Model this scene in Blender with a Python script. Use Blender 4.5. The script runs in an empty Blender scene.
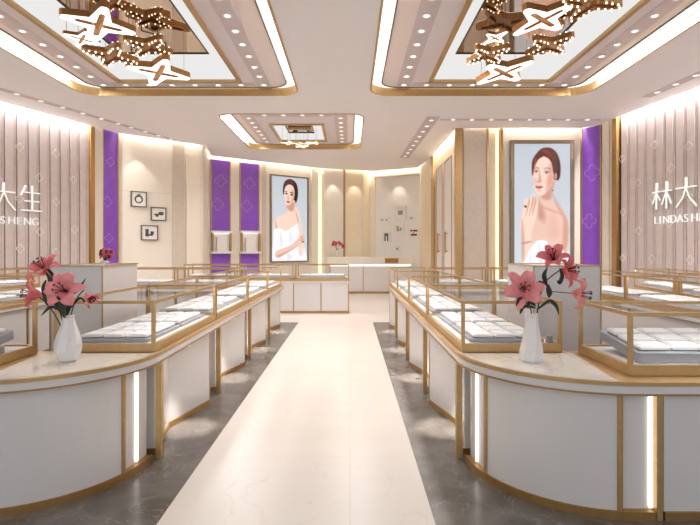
import bpy, bmesh, math, random
import numpy as np
from mathutils import Vector, Matrix, Euler
from mathutils.geometry import tessellate_polygon
PI = math.pi
rnd = random.Random(7)
SC = bpy.context.scene
COL = SC.collection
# ------------------------------------------------------------------ camera, world, exposure
HC = 1.53                      # camera height
F = 490.0                      # focal length in pixels of a 700 px wide frame
HY = 249.0                     # horizon row
CEIL = HC + 2.92
CX = -0.30                     # axis of the shop
cam = bpy.data.cameras.new('camera'); camo = bpy.data.objects.new('camera', cam); COL.objects.link(camo)
camo.location = (0, 0, HC); camo.rotation_euler = (PI/2, 0, 0)
cam.sensor_width = 36; cam.lens = F*36/700; cam.shift_y = -(262.5-HY)/700; cam.clip_start = .05
SC.camera = camo
world = bpy.data.worlds.new('world'); SC.world = world; world.use_nodes = True
world.node_tree.nodes['Background'].inputs[0].default_value = (.90, .95, 1.0, 1)
world.node_tree.nodes['Background'].inputs[1].default_value = .95  # even fill light, added through the side left open behind the camera
SC.view_settings.view_transform = 'Standard'; SC.view_settings.look = 'None'
SC.view_settings.gamma = 1; SC.view_settings.use_curve_mapping = False
SC.view_settings.exposure = 0.09
SC.cycles.transparent_max_bounces = 40
K_COVE = 1.0                   # strength of wall wash lamps
K_TRAY = 1.0                   # strength of ceiling coffer light strips
K_CASE = 1.0
def area(name, loc, rot, sx, sy, power, color=(1, .93, .86)):
    l = bpy.data.lights.new(name, 'AREA'); l.shape = 'RECTANGLE'; l.size = sx; l.size_y = sy
    l.energy = power; l.color = color
    o = bpy.data.objects.new(name, l); COL.objects.link(o); o.location = loc; o.rotation_euler = rot
    return o
def spot(name, loc, power, ang=60, blend=.6, color=(1, .93, .84), rad=.04, rot=(0, 0, 0)):
    l = bpy.data.lights.new(name, 'SPOT'); l.energy = power; l.spot_size = math.radians(ang); l.spot_blend = blend
    l.color = color; l.shadow_soft_size = rad
    o = bpy.data.objects.new(name, l); COL.objects.link(o); o.location = loc; o.rotation_euler = rot
    return o
# ------------------------------------------------------------------ materials
def lin(c):
    c = c/255.0
    return c/12.92 if c <= .04045 else ((c+.055)/1.055)**2.4
def rgb(r, g, b): return (lin(r), lin(g), lin(b), 1)
def mat(name, col, rough=.5, metal=0.0, noise=0.0, nscale=6.0, bump=0.0, spec=.5, emit=None, estr=0, coat=0):
    m = bpy.data.materials.new(name); m.use_nodes = True; nt = m.node_tree; b = nt.nodes['Principled BSDF']
    c = rgb(*col)
    b.inputs['Base Color'].default_value = c; b.inputs['Roughness'].default_value = rough
    b.inputs['Metallic'].default_value = metal; b.inputs['Specular IOR Level'].default_value = spec
    b.inputs['Coat Weight'].default_value = coat; b.inputs['Coat Roughness'].default_value = .08
    tc = nt.nodes.new('ShaderNodeTexCoord'); n = nt.nodes.new('ShaderNodeTexNoise')
    n.inputs['Scale'].default_value = nscale; n.inputs['Detail'].default_value = 4
    nt.links.new(tc.outputs['Object'], n.inputs['Vector'])
    if noise > 0:
        r = nt.nodes.new('ShaderNodeValToRGB')
        r.color_ramp.elements[0].position = .3; r.color_ramp.elements[1].position = .7
        r.color_ramp.elements[0].color = tuple(x*(1-noise) for x in c[:3])+(1,)
        r.color_ramp.elements[1].color = tuple(min(1, x*(1+noise*.6)) for x in c[:3])+(1,)
        nt.links.new(n.outputs['Fac'], r.inputs[0]); nt.links.new(r.outputs[0], b.inputs['Base Color'])
    if bump > 0:
        bp = nt.nodes.new('ShaderNodeBump'); bp.inputs['Strength'].default_value = bump
        bp.inputs['Distance'].default_value = .01
        nt.links.new(n.outputs['Fac'], bp.inputs['Height']); nt.links.new(bp.outputs[0], b.inputs['Normal'])
    if emit:
        b.inputs['Emission Color'].default_value = rgb(*emit); b.inputs['Emission Strength'].default_value = estr
    return m
def marble(name, c1, c2, vein, scale=1.5, rough=.2, veinw=.03, tile=None):
    m = bpy.data.materials.new(name); m.use_nodes = True; nt = m.node_tree; b = nt.nodes['Principled BSDF']
    b.inputs['Roughness'].default_value = rough
    tc = nt.nodes.new('ShaderNodeTexCoord')
    n = nt.nodes.new('ShaderNodeTexNoise'); n.inputs['Scale'].default_value = scale; n.inputs['Detail'].default_value = 8
    n.inputs['Distortion'].default_value = .8
    nt.links.new(tc.outputs['Object'], n.inputs['Vector'])
    r = nt.nodes.new('ShaderNodeValToRGB'); r.color_ramp.elements[0].position = .32; r.color_ramp.elements[1].position = .68
    r.color_ramp.elements[0].color = rgb(*c1); r.color_ramp.elements[1].color = rgb(*c2)
    nt.links.new(n.outputs['Fac'], r.inputs[0])
    n2 = nt.nodes.new('ShaderNodeTexNoise'); n2.inputs['Scale'].default_value = scale*.9; n2.inputs['Detail'].default_value = 5
    n2.inputs['Distortion'].default_value = 1.6
    mp = nt.nodes.new('ShaderNodeMapping'); mp.inputs['Location'].default_value = (4, 7, 2)
    nt.links.new(tc.outputs['Object'], mp.inputs[0]); nt.links.new(mp.outputs[0], n2.inputs['Vector'])
    s = nt.nodes.new('ShaderNodeMath'); s.operation = 'SUBTRACT'; s.inputs[1].default_value = .5
    a = nt.nodes.new('ShaderNodeMath'); a.operation = 'ABSOLUTE'
    l = nt.nodes.new('ShaderNodeMapRange'); l.inputs['From Min'].default_value = 0; l.inputs['From Max'].default_value = veinw
    l.inputs['To Min'].default_value = .55; l.inputs['To Max'].default_value = 0
    nt.links.new(n2.outputs['Fac'], s.inputs[0]); nt.links.new(s.outputs[0], a.inputs[0]); nt.links.new(a.outputs[0], l.inputs['Value'])
    mx = nt.nodes.new('ShaderNodeMix'); mx.data_type = 'RGBA'
    mx.inputs['B'].default_value = rgb(*vein)
    nt.links.new(l.outputs[0], mx.inputs['Factor']); nt.links.new(r.outputs[0], mx.inputs['A'])
    out = mx.outputs['Result']
    if tile:
        br = nt.nodes.new('ShaderNodeTexBrick'); br.offset = 0
        br.inputs['Scale'].default_value = 1; br.inputs['Brick Width'].default_value = tile; br.inputs['Row Height'].default_value = tile
        br.inputs['Mortar Size'].default_value = .002; br.inputs['Mortar Smooth'].default_value = 0
        br.inputs['Color1'].default_value = (1, 1, 1, 1); br.inputs['Color2'].default_value = (.985, .985, .985, 1); br.inputs['Mortar'].default_value = (.82, .8, .78, 1)
        nt.links.new(tc.outputs['Object'], br.inputs['Vector'])
        m2 = nt.nodes.new('ShaderNodeMix'); m2.data_type = 'RGBA'; m2.blend_type = 'MULTIPLY'; m2.inputs['Factor'].default_value = 1
        nt.links.new(out, m2.inputs['A']); nt.links.new(br.outputs['Color'], m2.inputs['B']); out = m2.outputs['Result']
    nt.links.new(out, b.inputs['Base Color'])
    return m
def emis(name, col, s):
    m = bpy.data.materials.new(name); m.use_nodes = True; nt = m.node_tree; nt.nodes.clear()
    e = nt.nodes.new('ShaderNodeEmission'); o = nt.nodes.new('ShaderNodeOutputMaterial')
    e.inputs[0].default_value = rgb(*col); e.inputs[1].default_value = s; nt.links.new(e.outputs[0], o.inputs[0])
    return m
def glassm(name, tint=(1, 1, 1), refl=.4):
    m = bpy.data.materials.new(name); m.use_nodes = True; nt = m.node_tree; nt.nodes.clear()
    t = nt.nodes.new('ShaderNodeBsdfTransparent'); t.inputs[0].default_value = (*tint, 1)
    g = nt.nodes.new('ShaderNodeBsdfGlossy'); g.inputs['Roughness'].default_value = .02
    f = nt.nodes.new('ShaderNodeFresnel'); f.inputs[0].default_value = 1.35
    k = nt.nodes.new('ShaderNodeMath'); k.operation = 'MULTIPLY'; k.inputs[1].default_value = refl
    mx = nt.nodes.new('ShaderNodeMixShader'); o = nt.nodes.new('ShaderNodeOutputMaterial')
    ge = nt.nodes.new('ShaderNodeNewGeometry'); iv = nt.nodes.new('ShaderNodeMath'); iv.operation = 'SUBTRACT'; iv.inputs[0].default_value = 1
    k2 = nt.nodes.new('ShaderNodeMath'); k2.operation = 'MULTIPLY'
    nt.links.new(ge.outputs['Backfacing'], iv.inputs[1]); nt.links.new(iv.outputs[0], k2.inputs[1]); nt.links.new(k.outputs[0], k2.inputs[0])
    nt.links.new(f.outputs[0], k.inputs[0]); nt.links.new(k2.outputs[0], mx.inputs[0])
    nt.links.new(t.outputs[0], mx.inputs[1]); nt.links.new(g.outputs[0], mx.inputs[2]); nt.links.new(mx.outputs[0], o.inputs[0])
    return m
M = dict(
    gold=mat('gold', (192, 158, 108), .34, .5, .08, 20),
    gold_dark=mat('gold_dark', (176, 136, 84), .35, .6, .08, 20),
    bronze=mat('bronze', (172, 124, 76), .35, .6, .1, 10),
    white=mat('white_lacquer', (224, 219, 216), .22, 0, .015, 2, coat=.3),
    white_matt=mat('white_matt', (236, 232, 228), .6, 0, .02, 8),
    cream=mat('cream_wall', (233, 224, 210), .45, 0, .025, 2),
    cream_lit=mat('cream_lit_panel', (242, 232, 214), .4, 0, .02, 2),  # paler copy of the cream, lit look put into the colour
    warm=mat('warm_cream_panel', (242, 226, 196), .45, 0, .025, 3),
    taupe=mat('taupe_fabric_panel', (212, 198, 182), .6, 0, .05, 14),
    ceil=mat('ceiling_paint', (244, 240, 240), .8, 0, .01, 3),
    band=mat('ceiling_mauve_band', (210, 199, 203), .8, 0, .02, 5),
    inner=mat('coffer_panel', (228, 220, 222), .75, 0, .01, 5),
    stripe=mat('pink_beige_panel', (216, 203, 199), .5, 0, .05, 7),
    groove=mat('groove_brown', (92, 70, 64), .7),
    motif=mat('motif_pale', (246, 236, 224), .5),
    purple=mat('purple_panel', (140, 82, 200), .35, 0, .12, 5),
    purple_motif=mat('purple_motif', (176, 130, 218), .4),
    tray=mat('tray_grey', (158, 160, 166), .4, 0, .03, 10),
    pad=mat('pad_white', (242, 240, 238), .55, 0, .02, 30),
    floor=marble('floor_cream_tile', (226, 215, 203), (234, 224, 213), (218, 206, 193), .6, .3, .006, 1.2),
    grey=marble('floor_grey_marble', (92, 86, 80), (124, 116, 109), (150, 142, 134), 3.2, .22, .012, .9),
    topm=marble('counter_marble', (236, 228, 214), (246, 240, 230), (208, 194, 172), 2.2, .12, .02),
    mirror=mat('mirror_glass', (206, 188, 172), .02, 1.0),
    glass=glassm('case_glass'), frame=mat('grey_bronze_frame', (150, 136, 118), .3, .6, .1, 8),
    line=mat('dark_line', (96, 84, 70), .5, .3),
    strip=emis('coffer_strip_light', (255, 248, 238), 1.5*K_TRAY),
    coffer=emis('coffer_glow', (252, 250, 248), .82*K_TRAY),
    led=emis('led_white', (255, 248, 238), 2.0),
    led_warm=emis('led_warm', (255, 236, 190), 1.5),
    lens=emis('downlight_lens', (255, 250, 245), 1.7),
    bulb=emis('bulb_glow', (255, 240, 214), 3.0),
    star=emis('star_face_glow', (255, 246, 236), 1.8),
    dark=mat('dark_recess', (40, 34, 30), .6),
    wire=mat('steel_wire', (150, 140, 130), .4, .6),
    petal=mat('lily_petal', (250, 152, 152), .5, 0, .18, 14),
    petal_dark=mat('lily_petal_back', (232, 122, 124), .55, 0, .15, 14),
    petal_far=mat('flower_far', (214, 96, 116), .55, 0, .2, 20),
    leaf=mat('leaf_green', (30, 46, 34), .4, 0, .2, 10),
    stamen=mat('stamen_dark', (84, 24, 26), .5), vase=mat('vase_ceramic', (236, 232, 230), .12, 0, .02, 5, coat=.5),
    sign=emis('sign_glow', (255, 252, 246), 1.0), signside=mat('sign_side', (206, 196, 184), .4),
    paper=mat('picture_paper', (236, 232, 224), .6), ink=mat('picture_ink', (74, 78, 80), .6), ink_red=mat('picture_ink_red', (120, 40, 60), .6),
    skin_pr=mat('picture_grey', (150, 150, 150), .6),
)
# ------------------------------------------------------------------ mesh helpers
class MB:
    def __init__(s): s.v = []; s.f = []
    def box(s, x0, x1, y0, y1, z0, z1):
        n = len(s.v)
        s.v += [(x0, y0, z0), (x1, y0, z0), (x1, y1, z0), (x0, y1, z0), (x0, y0, z1), (x1, y0, z1), (x1, y1, z1), (x0, y1, z1)]
        s.f += [tuple(n+i for i in q) for q in ((0, 3, 2, 1), (4, 5, 6, 7), (0, 1, 5, 4), (1, 2, 6, 5), (2, 3, 7, 6), (3, 0, 4, 7))]
        return s
    def obox(s, c, ax, ay, az, hx, hy, hz):
        n = len(s.v); c = Vector(c)
        for z in (-1, 1):
            for x, y in ((-1, -1), (1, -1), (1, 1), (-1, 1)):
                s.v.append(tuple(c+Vector(ax)*hx*x+Vector(ay)*hy*y+Vector(az)*hz*z))
        s.f += [tuple(n+i for i in q) for q in ((0, 3, 2, 1), (4, 5, 6, 7), (0, 1, 5, 4), (1, 2, 6, 5), (2, 3, 7, 6), (3, 0, 4, 7))]
        return s
    def prism(s, poly, z0, z1, holes=(), cap=True):
        loops = [list(poly)]+[list(h) for h in holes]
        n = len(s.v); flat = [p for l in loops for p in l]; N = len(flat)
        s.v += [(p[0], p[1], z0) for p in flat]+[(p[0], p[1], z1) for p in flat]
        if cap:
            tri = tessellate_polygon([[Vector((p[0], p[1], 0)) for p in l] for l in loops])
            for t in tri:
                s.f.append(tuple(n+i for i in t)); s.f.append(tuple(n+N+i for i in reversed(t)))
        o = 0
        for l in loops:
            L = len(l)
            for i in range(L):
                a = n+o+i; b = n+o+(i+1) % L
                s.f.append((a, b, b+N, a+N))
            o += L
        return s
    def flat(s, poly, z, holes=()):
        loops = [list(poly)]+[list(h) for h in holes]
        n = len(s.v); flat = [p for l in loops for p in l]
        s.v += [(p[0], p[1], z) for p in flat]
        for t in tessellate_polygon([[Vector((p[0], p[1], 0)) for p in l] for l in loops]):
            s.f.append(tuple(n+i for i in t))
        return s
    def lathe(s, prof, n=24, c=(0, 0, 0), twist=0.0, r2=1.0):
        b = len(s.v); k = len(prof)
        for j, (r, z) in enumerate(prof):
            for i in range(n):
                a = 2*PI*i/n+twist*j/(k-1)
                s.v.append((c[0]+r*math.cos(a), c[1]+r*r2*math.sin(a), c[2]+z))
        for j in range(k-1):
            for i in range(n):
                s.f.append((b+j*n+i, b+j*n+(i+1) % n, b+(j+1)*n+(i+1) % n, b+(j+1)*n+i))
        s.f.append(tuple(b+i for i in reversed(range(n)))); s.f.append(tuple(b+(k-1)*n+i for i in range(n)))
        return s
    def tube(s, pts, r, n=8):
        pts = [Vector(p) for p in pts]; b = len(s.v); k = len(pts)
        rr = r if isinstance(r, (list, tuple)) else [r]*k
        for j, p in enumerate(pts):
            d = (pts[min(j+1, k-1)]-pts[max(j-1, 0)]).normalized()
            u = d.cross(Vector((0, 0, 1)) if abs(d.z) < .9 else Vector((1, 0, 0))).normalized(); w = d.cross(u)
            for i in range(n):
                a = 2*PI*i/n; s.v.append(tuple(p+(u*math.cos(a)+w*math.sin(a))*rr[j]))
        for j in range(k-1):
            for i in range(n):
                s.f.append((b+j*n+i, b+j*n+(i+1) % n, b+(j+1)*n+(i+1) % n, b+(j+1)*n+i))
        s.f.append(tuple(b+i for i in reversed(range(n)))); s.f.append(tuple(b+(k-1)*n+i for i in range(n)))
        return s
    def ball(s, c, r, n=8, m=5):
        prof = [(max(1e-4, r*math.sin(PI*j/m)), -r*math.cos(PI*j/m)) for j in range(m+1)]
        return s.lathe(prof, n, c)
    def strip(s, poly, w, h, z, closed=True):      # moulding along a plan line
        pts = [Vector((p[0], p[1])) for p in poly]; n = len(s.v); k = len(pts)
        for j, p in enumerate(pts):
            a = pts[(j-1) % k] if closed or j > 0 else p; b = pts[(j+1) % k] if closed or j < k-1 else p
            d1 = (p-a); d2 = (b-p)
            if d1.length < 1e-6: d1 = d2
            if d2.length < 1e-6: d2 = d1
            d1.normalize(); d2.normalize()
            n1 = Vector((-d1.y, d1.x)); n2 = Vector((-d2.y, d2.x)); m = (n1+n2)
            m = m/max(.3, m.length_squared)*2*.5*2 if False else m.normalized()/max(.4, m.normalized().dot(n1))
            for q, zz in ((-w/2, z), (w/2, z), (w/2, z+h), (-w/2, z+h)):
                s.v.append((p.x+m.x*q, p.y+m.y*q, zz))
        for j in range(k if closed else k-1):
            a = n+4*j; b = n+4*((j+1) % k)
            for i in range(4): s.f.append((a+i, a+(i+1) % 4, b+(i+1) % 4, b+i))
        if not closed:
            s.f.append((n, n+1, n+2, n+3)); e = n+4*(k-1); s.f.append((e+3, e+2, e+1, e))
        return s
    def mesh(s, name, m, smooth=False):
        me = bpy.data.meshes.new(name); me.from_pydata(s.v, [], s.f); me.materials.append(M[m] if isinstance(m, str) else m)
        bm = bmesh.new(); bm.from_mesh(me); bmesh.ops.recalc_face_normals(bm, faces=bm.faces); bm.to_mesh(me); bm.free()
        if smooth:
            for p in me.polygons: p.use_smooth = True
        return me
    def build(s, name, m, parent=None, bevel=0, smooth=False, loc=None):
        o = bpy.data.objects.new(name, s.mesh(name, m, smooth)); COL.objects.link(o)
        if parent: o.parent = parent
        if loc: o.location = loc
        if bevel:
            b = o.modifiers.new('bevel', 'BEVEL'); b.width = bevel; b.segments = 2; b.limit_method = 'ANGLE'
        return o
def struct(o): o['kind'] = 'structure'; return o
def tag(o, label, cat, group=None):
    o['label'] = label; o['category'] = cat
    if group: o['group'] = group
    return o
def thing(name, label, cat, loc=(0, 0, 0), rz=0, group=None):
    o = bpy.data.objects.new(name, None); COL.objects.link(o); o.location = loc; o.rotation_euler = (0, 0, rz)
    o.empty_display_size = .1
    return tag(o, label, cat, group)
def dup(root, loc, rz=None, label=None, group=None):
    r = root.copy(); COL.objects.link(r); r.location = loc
    if rz is not None: r.rotation_euler = (0, 0, rz)
    if label: r['label'] = label
    if group: r['group'] = group
    for ch in list(root.children):
        c = ch.copy(); COL.objects.link(c); c.parent = r
        for g in ch.children:
            d = g.copy(); COL.objects.link(d); d.parent = c
    return r
def U(s, u): return CX+s*u
def P(px, py, Y): return Vector(((px-350)/F*Y, Y, HC+(HY-py)/F*Y))
def rrect(x0, x1, y0, y1, r, n=6):
    out = []
    for cx, cy, a0 in ((x1-r, y0+r, -PI/2), (x1-r, y1-r, 0), (x0+r, y1-r, PI/2), (x0+r, y0+r, PI)):
        for i in range(n+1):
            a = a0+PI/2*i/n; out.append((cx+r*math.cos(a), cy+r*math.sin(a)))
    return out
# ------------------------------------------------------------------ room plan
LF = (-9.73, 3.0); LS = (-6.245, 11.68); LC = (-5.89, 12.44); LR = (-4.17, 13.9); LP = (-4.46, 15.38); LB = (-1.18, 17.80)
BK = (.486, 18.35); BC = (.76, 18.62); BR = (2.52, 17.72); RD0 = (2.68, 15.6); RD1 = (2.68, 11.95); RP = (5.65, 11.93); RQ = (5.93, 11.5); RS = (6.0, 11.09); RF = (8.36, -2.5)
plan = [(-9.73, -2.5), LF, LS, LC, LR, LP, LB, BK, BC, BR, RD0, RD1, RP, RQ, RS, RF]
def off_plan(pl, d):       # shift open wall line towards the room
    out = []; n = len(pl)
    for i, p in enumerate(pl):
        p = Vector(p); ns = []
        for a, b in ((i-1, i), (i, i+1)):
            if a < 0 or b >= n: continue
            t = (Vector(pl[b])-Vector(pl[a])).normalized(); ns.append(Vector((t.y, -t.x)))
        m = sum(ns, Vector((0, 0)))/len(ns); m = m.normalized()/max(.5, m.normalized().dot(ns[0]))
        out.append(tuple(p+m*d))
    return out
fl = MB().flat([(-9.73, -2.5)]+plan[1:], 0).build('floor', 'floor'); struct(fl)
TOP = CEIL+.2
lid = MB().prism(off_plan(plan, -.12), TOP, TOP+.05)
# coffers: outer rectangle, opening
LT = [U(-1, 4.74), U(-1, .66), 4.4, 9.3]; RT = [U(1, .68), U(1, 4.76), 4.4, 9.3]; FT = [-2.88, .30, 10.57, 14.3]
coffers = [(LT, .38, [U(-1, 3.9), U(-1, 1.70), 5.1, 8.9]), (RT, .38, [U(1, 1.76), U(1, 3.92), 5.1, 8.9]), (FT, .3, [-1.95, -.67, 11.96, 13.8])]
holes = [rrect(a[0], a[1], a[2], a[3], r) for a, r, b in coffers]
c_in = off_plan(plan, .10)
ce = MB().flat(c_in, CEIL, holes); ce.prism(c_in, CEIL, CEIL+.05, cap=False); struct(ce.build('ceiling', 'ceil'))
li = MB().flat(off_plan(plan, -.12), TOP, [rrect(a[0]-.05, a[1]+.05, a[2]-.05, a[3]+.05, .2) for a, r, b in coffers])
struct(li.build('ceiling_upper', 'white_matt'))
ntrim = [0]
def trim(mb, m, bevel=0, **k):
    ntrim[0] += 1; return struct(mb.build('trim_%d' % ntrim[0], m, bevel=bevel, **k))
D1 = .13
for ci, (a, r, b) in enumerate(coffers):
    ol = rrect(a[0], a[1], a[2], a[3], r); sw = .2
    trim(MB().prism(ol, CEIL-.012, CEIL+D1+.02, cap=False), 'gold')                 # gold side of the recess
    trim(MB().strip(ol, .03, .014, CEIL-.013), 'gold')
    il = rrect(a[0]+sw, a[1]-sw, a[2]+.16, a[3]-.07, r*.8)
    trim(MB().flat(ol, CEIL+D1+.01, [il]), 'strip')
    bl = [(b[0], b[2]), (b[1], b[2]), (b[1], b[3]), (b[0], b[3])]
    trim(MB().prism(il, CEIL+D1, CEIL+D1+.03, [bl]), 'inner')
    trim(MB().strip(il, .02, .03, CEIL+D1-.012), 'line')
    trim(MB().strip(bl, .07, .05, CEIL+D1-.03), 'gold')
    H2 = CEIL+.235
    li_, ri_ = ((.5, .28), (.25, .5), (.3, .3))[ci]
    fy = (1.0, 1.0, .5)[ci]
    mi = [(b[0]+li_, b[2]+.2), (b[1]-ri_, b[2]+.2), (b[1]-ri_, b[3]-fy), (b[0]+li_, b[3]-fy)]
    trim(MB().strip(mi, .02, .012, H2-.012), 'line')
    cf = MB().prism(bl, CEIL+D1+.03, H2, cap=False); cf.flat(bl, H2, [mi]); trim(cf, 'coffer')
    trim(MB().prism(mi, H2+.001, H2+.03), 'mirror')
    if ci == 2: trim(MB().box(b[0]+.35, b[1]-.35, 12.6, 12.75, H2-.06, H2-.01), 'gold')
for (a, r, b), p in zip(coffers, (78, 78, 62)):
    for X in (a[0]+.1, a[1]-.1):
        area('coffer_strip_lamp', (X, (a[2]+a[3])/2, CEIL+D1), (0, 0, 0), .16, a[3]-a[2]-.9, p*K_TRAY, (.98, .98, 1))
# downlights ------------------------------------------------------
dl0 = thing('downlight', 'round white recessed downlight', 'downlight')
MB().lathe([(.062, 0), (.066, -.006), (.05, -.008), (.048, 0)], 20).build('rim', 'white_matt', dl0, smooth=False)
MB().lathe([(.040, -.001), (.040, -.004)], 20).build('lens', 'lens', dl0)
dl_used = [False]
def light_at(x, y, z, label, group):
    if not dl_used[0]:
        dl_used[0] = True; dl0.location = (x, y, z); dl0['label'] = label; dl0['group'] = group; return dl0
    return dup(dl0, (x, y, z), 0, label, group)
def row(p, q, n, z, label, group, skip=(), band=True, w=.26, ext=.3):
    p = Vector(p); q = Vector(q); d = (q-p).normalized(); nn = Vector((-d.y, d.x))
    if band:
        a = p-d*ext; b = q+d*ext
        trim(MB().prism([tuple(a+nn*w/2), tuple(b+nn*w/2), tuple(b-nn*w/2), tuple(a-nn*w/2)], z-.004, z+.002), 'band')
    for i in range(n):
        if i in skip: continue
        c = p+(q-p)*(i/max(1, n-1)); light_at(c.x, c.y, z-.004, label, group)
ZT = CEIL+D1
for s, nm, a, b, xs in ((1, 'right', RT, coffers[1][2], (1.0, 3.98)), (-1, 'left', LT, coffers[0][2], (-1.6, -4.58))):
    row((xs[0], 9.1), (xs[0], 5.05), 10, ZT, 'small round downlight in the row nearest the aisle inside the %s ceiling coffer' % nm, 'downlights on the aisle side of the %s coffer' % nm)
    row((xs[1], 9.1), (xs[1], 5.05), 10, ZT, 'small round downlight in the row nearest the outer wall inside the %s ceiling coffer' % nm, 'downlights on the wall side of the %s coffer' % nm)
    xx = sorted((xs[0]+s*.42, xs[1]-s*.42))
    row((xx[0], 9.1), (xx[1], 9.1), 6, ZT, 'small round downlight along the far edge of the %s ceiling coffer' % nm, 'downlights on the far side of the %s coffer' % nm, ext=.27)
row((-2.36, 11.0), (-2.36, 13.9), 8, ZT, 'tiny downlight on the left side of the small far coffer', 'downlights left of the far coffer opening', w=.3)
row((-.22, 11.0), (-.22, 13.9), 8, ZT, 'tiny downlight on the right side of the small far coffer', 'downlights right of the far coffer opening', w=.3)
row((-1.95, 11.15), (-.65, 11.15), 4, ZT, 'tiny downlight on the near side of the small far coffer', 'downlights before the far coffer opening', w=.26, ext=.25)
row((-6.62, 8.35), (-5.39, 11.4), 8, CEIL, 'round downlight in the ceiling slot along the left ribbed wall', 'downlights along the left ribbed wall', w=.16)
for sgn in (0,):
    row((-5.25, 11.75), (-4.75, 13.0), 4, CEIL, 'tiny downlight in the slot past the left purple panel', 'downlights past the left purple panel', w=.16, ext=.15)
row((5.72, 9.12), (5.95, 6.9), 6, CEIL, 'round downlight in the ceiling slot along the right ribbed wall', 'downlights along the right ribbed wall', w=.2)
row((2.32, 11.05), (5.35, 11.05), 8, CEIL, 'round downlight in the slot before the right portrait wall', 'downlights before the right portrait wall', w=.14)
row((1.84, 11.1), (1.74, 15.4), 9, CEIL, 'tiny downlight in the slanting slot before the tall cabinet doors', 'downlights before the tall doors', w=.3)
# ------------------------------------------------------------------ walls
class Wall:
    def __init__(s, A, B):
        s.A = Vector(A); s.B = Vector(B); s.d = (s.B-s.A).normalized(); s.L = (s.B-s.A).length
        s.n = Vector((s.d.y, -s.d.x))        # towards the room for this plan order
    def t(s, px):
        k = (px-350)/F; return (k*s.A.y-s.A.x)/(s.d.x-k*s.d.y)
    def z(s, px, py):
        t = s.t(px); return HC+(HY-py)/F*(s.A.y+s.d.y*t)
    def pt(s, t, o=0): v = s.A+s.d*t+s.n*o; return (v.x, v.y)
    def box(s, mb, t0, t1, z0, z1, o0, o1):
        return mb.prism([s.pt(t0, o0), s.pt(t1, o0), s.pt(t1, o1), s.pt(t0, o1)], z0, z1)
    def M(s):
        m = Matrix.Identity(4); m.col[0][:3] = (s.d.x, s.d.y, 0); m.col[1][:3] = (-s.n.x, -s.n.y, 0); m.col[2][:3] = (0, 0, 1)
        m.translation = (s.A.x, s.A.y, 0); return m
def wallmesh(name, w, m, t0=0, t1=None, thick=.12):
    t1 = w.L if t1 is None else t1
    return struct(w.box(MB(), t0, t1, 0, TOP, -thick, 0).build(name, m))
WL0 = Wall(plan[0], LF); WL = Wall(LF, LS); WLc = Wall(LS, LC); WLr = Wall(LC, LR); WLj = Wall(LR, LP); WLp = Wall(LP, LB)
WB = Wall(LB, BK); WB2 = Wall(BK, BC); WBR = Wall(BC, BR); WRj = Wall(BR, RD0); WD = Wall(RD0, RD1); WR = Wall(RD1, RP); WRq = Wall(RP, RQ); WRs = Wall(RQ, RS); WS = Wall(RS, RF)
wallmesh('wall_left_front', WL0, 'cream'); wallmesh('wall_left', WL, 'groove'); wallmesh('wall_left_corner', WLc, 'cream')
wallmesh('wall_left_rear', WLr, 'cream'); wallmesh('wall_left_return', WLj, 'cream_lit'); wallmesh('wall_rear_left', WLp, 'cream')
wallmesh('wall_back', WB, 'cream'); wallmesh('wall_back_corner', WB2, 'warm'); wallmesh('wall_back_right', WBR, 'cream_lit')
wallmesh('wall_back_return', WRj, 'warm'); wallmesh('wall_right_doors', WD, 'warm'); wallmesh('wall_right_portrait', WR, 'cream')
wallmesh('wall_right_angle', WRq, 'cream'); wallmesh('wall_right_short', WRs, 'cream'); wallmesh('wall_right', WS, 'groove')
# striped cladding
def clad(w, t0, t1, pitch, start):
    mb = MB(); rods = MB(); t = start
    while t < t1-.05:
        a = max(t0, t+.02); b = min(t1, t+pitch-.004)
        if b > a+.03:
            w.box(mb, a, b-.052, 0.02, TOP-.0, .0, .03); w.box(mb, b-.038, b, 0.02, TOP, .0, .022)
        t += pitch
    trim(mb, 'stripe', bevel=0)
def quatre(w, t, z, r, o, m='motif', n=10, wd=.006, parent=None, name='motif'):
    mb = MB(); pts = []
    for k in range(4*n):
        a = 2*PI*k/(4*n); rr = r*(.55+.45*abs(math.cos(2*a))**.7); pts.append((a, rr))
    n0 = len(mb.v)
    for a, rr in pts:
        for q, oo in ((rr, o), (rr-wd*2, o), (rr-wd*2, o+.004), (rr, o+.004)):
            x, y = w.pt(t+q*math.cos(a), oo); mb.v.append((x, y, z+q*math.sin(a)))
    L = len(pts)
    for j in range(L):
        A = n0+4*j; B = n0+4*((j+1) % L)
        for i in range(4): mb.f.append((A+i, A+(i+1) % 4, B+(i+1) % 4, B+i))
    return mb
tg = WL.t(88)
clad(WL, WL.L-9.3, WL.L-.02, .243, WL.t(87.5)-.243*36)
clad(WS, .16, 12.5, .243, WS.t(622)-.243*.0)
for w, t0, t1, sgn in ((WL, WL.L-4.2, WL.L-.3, -1), (WS, .3, 4.6, 1)):
    mb = MB(); r2 = random.Random(3+sgn)
    zs = 1.0
    i = 0; t = t0
    while t < t1:
        for zz in ((.95, 2.0, 3.0) if i % 2 else (1.45, 2.45, 3.55)):
            q = quatre(w, t+r2.uniform(-.05, .05), zz+r2.uniform(-.15, .15), .09, .03, wd=.009)
            n0 = len(mb.v); mb.v += q.v; mb.f += [tuple(n0+k for k in f) for f in q.f]
        t += .42; i += 1
    trim(mb, 'motif')
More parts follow.
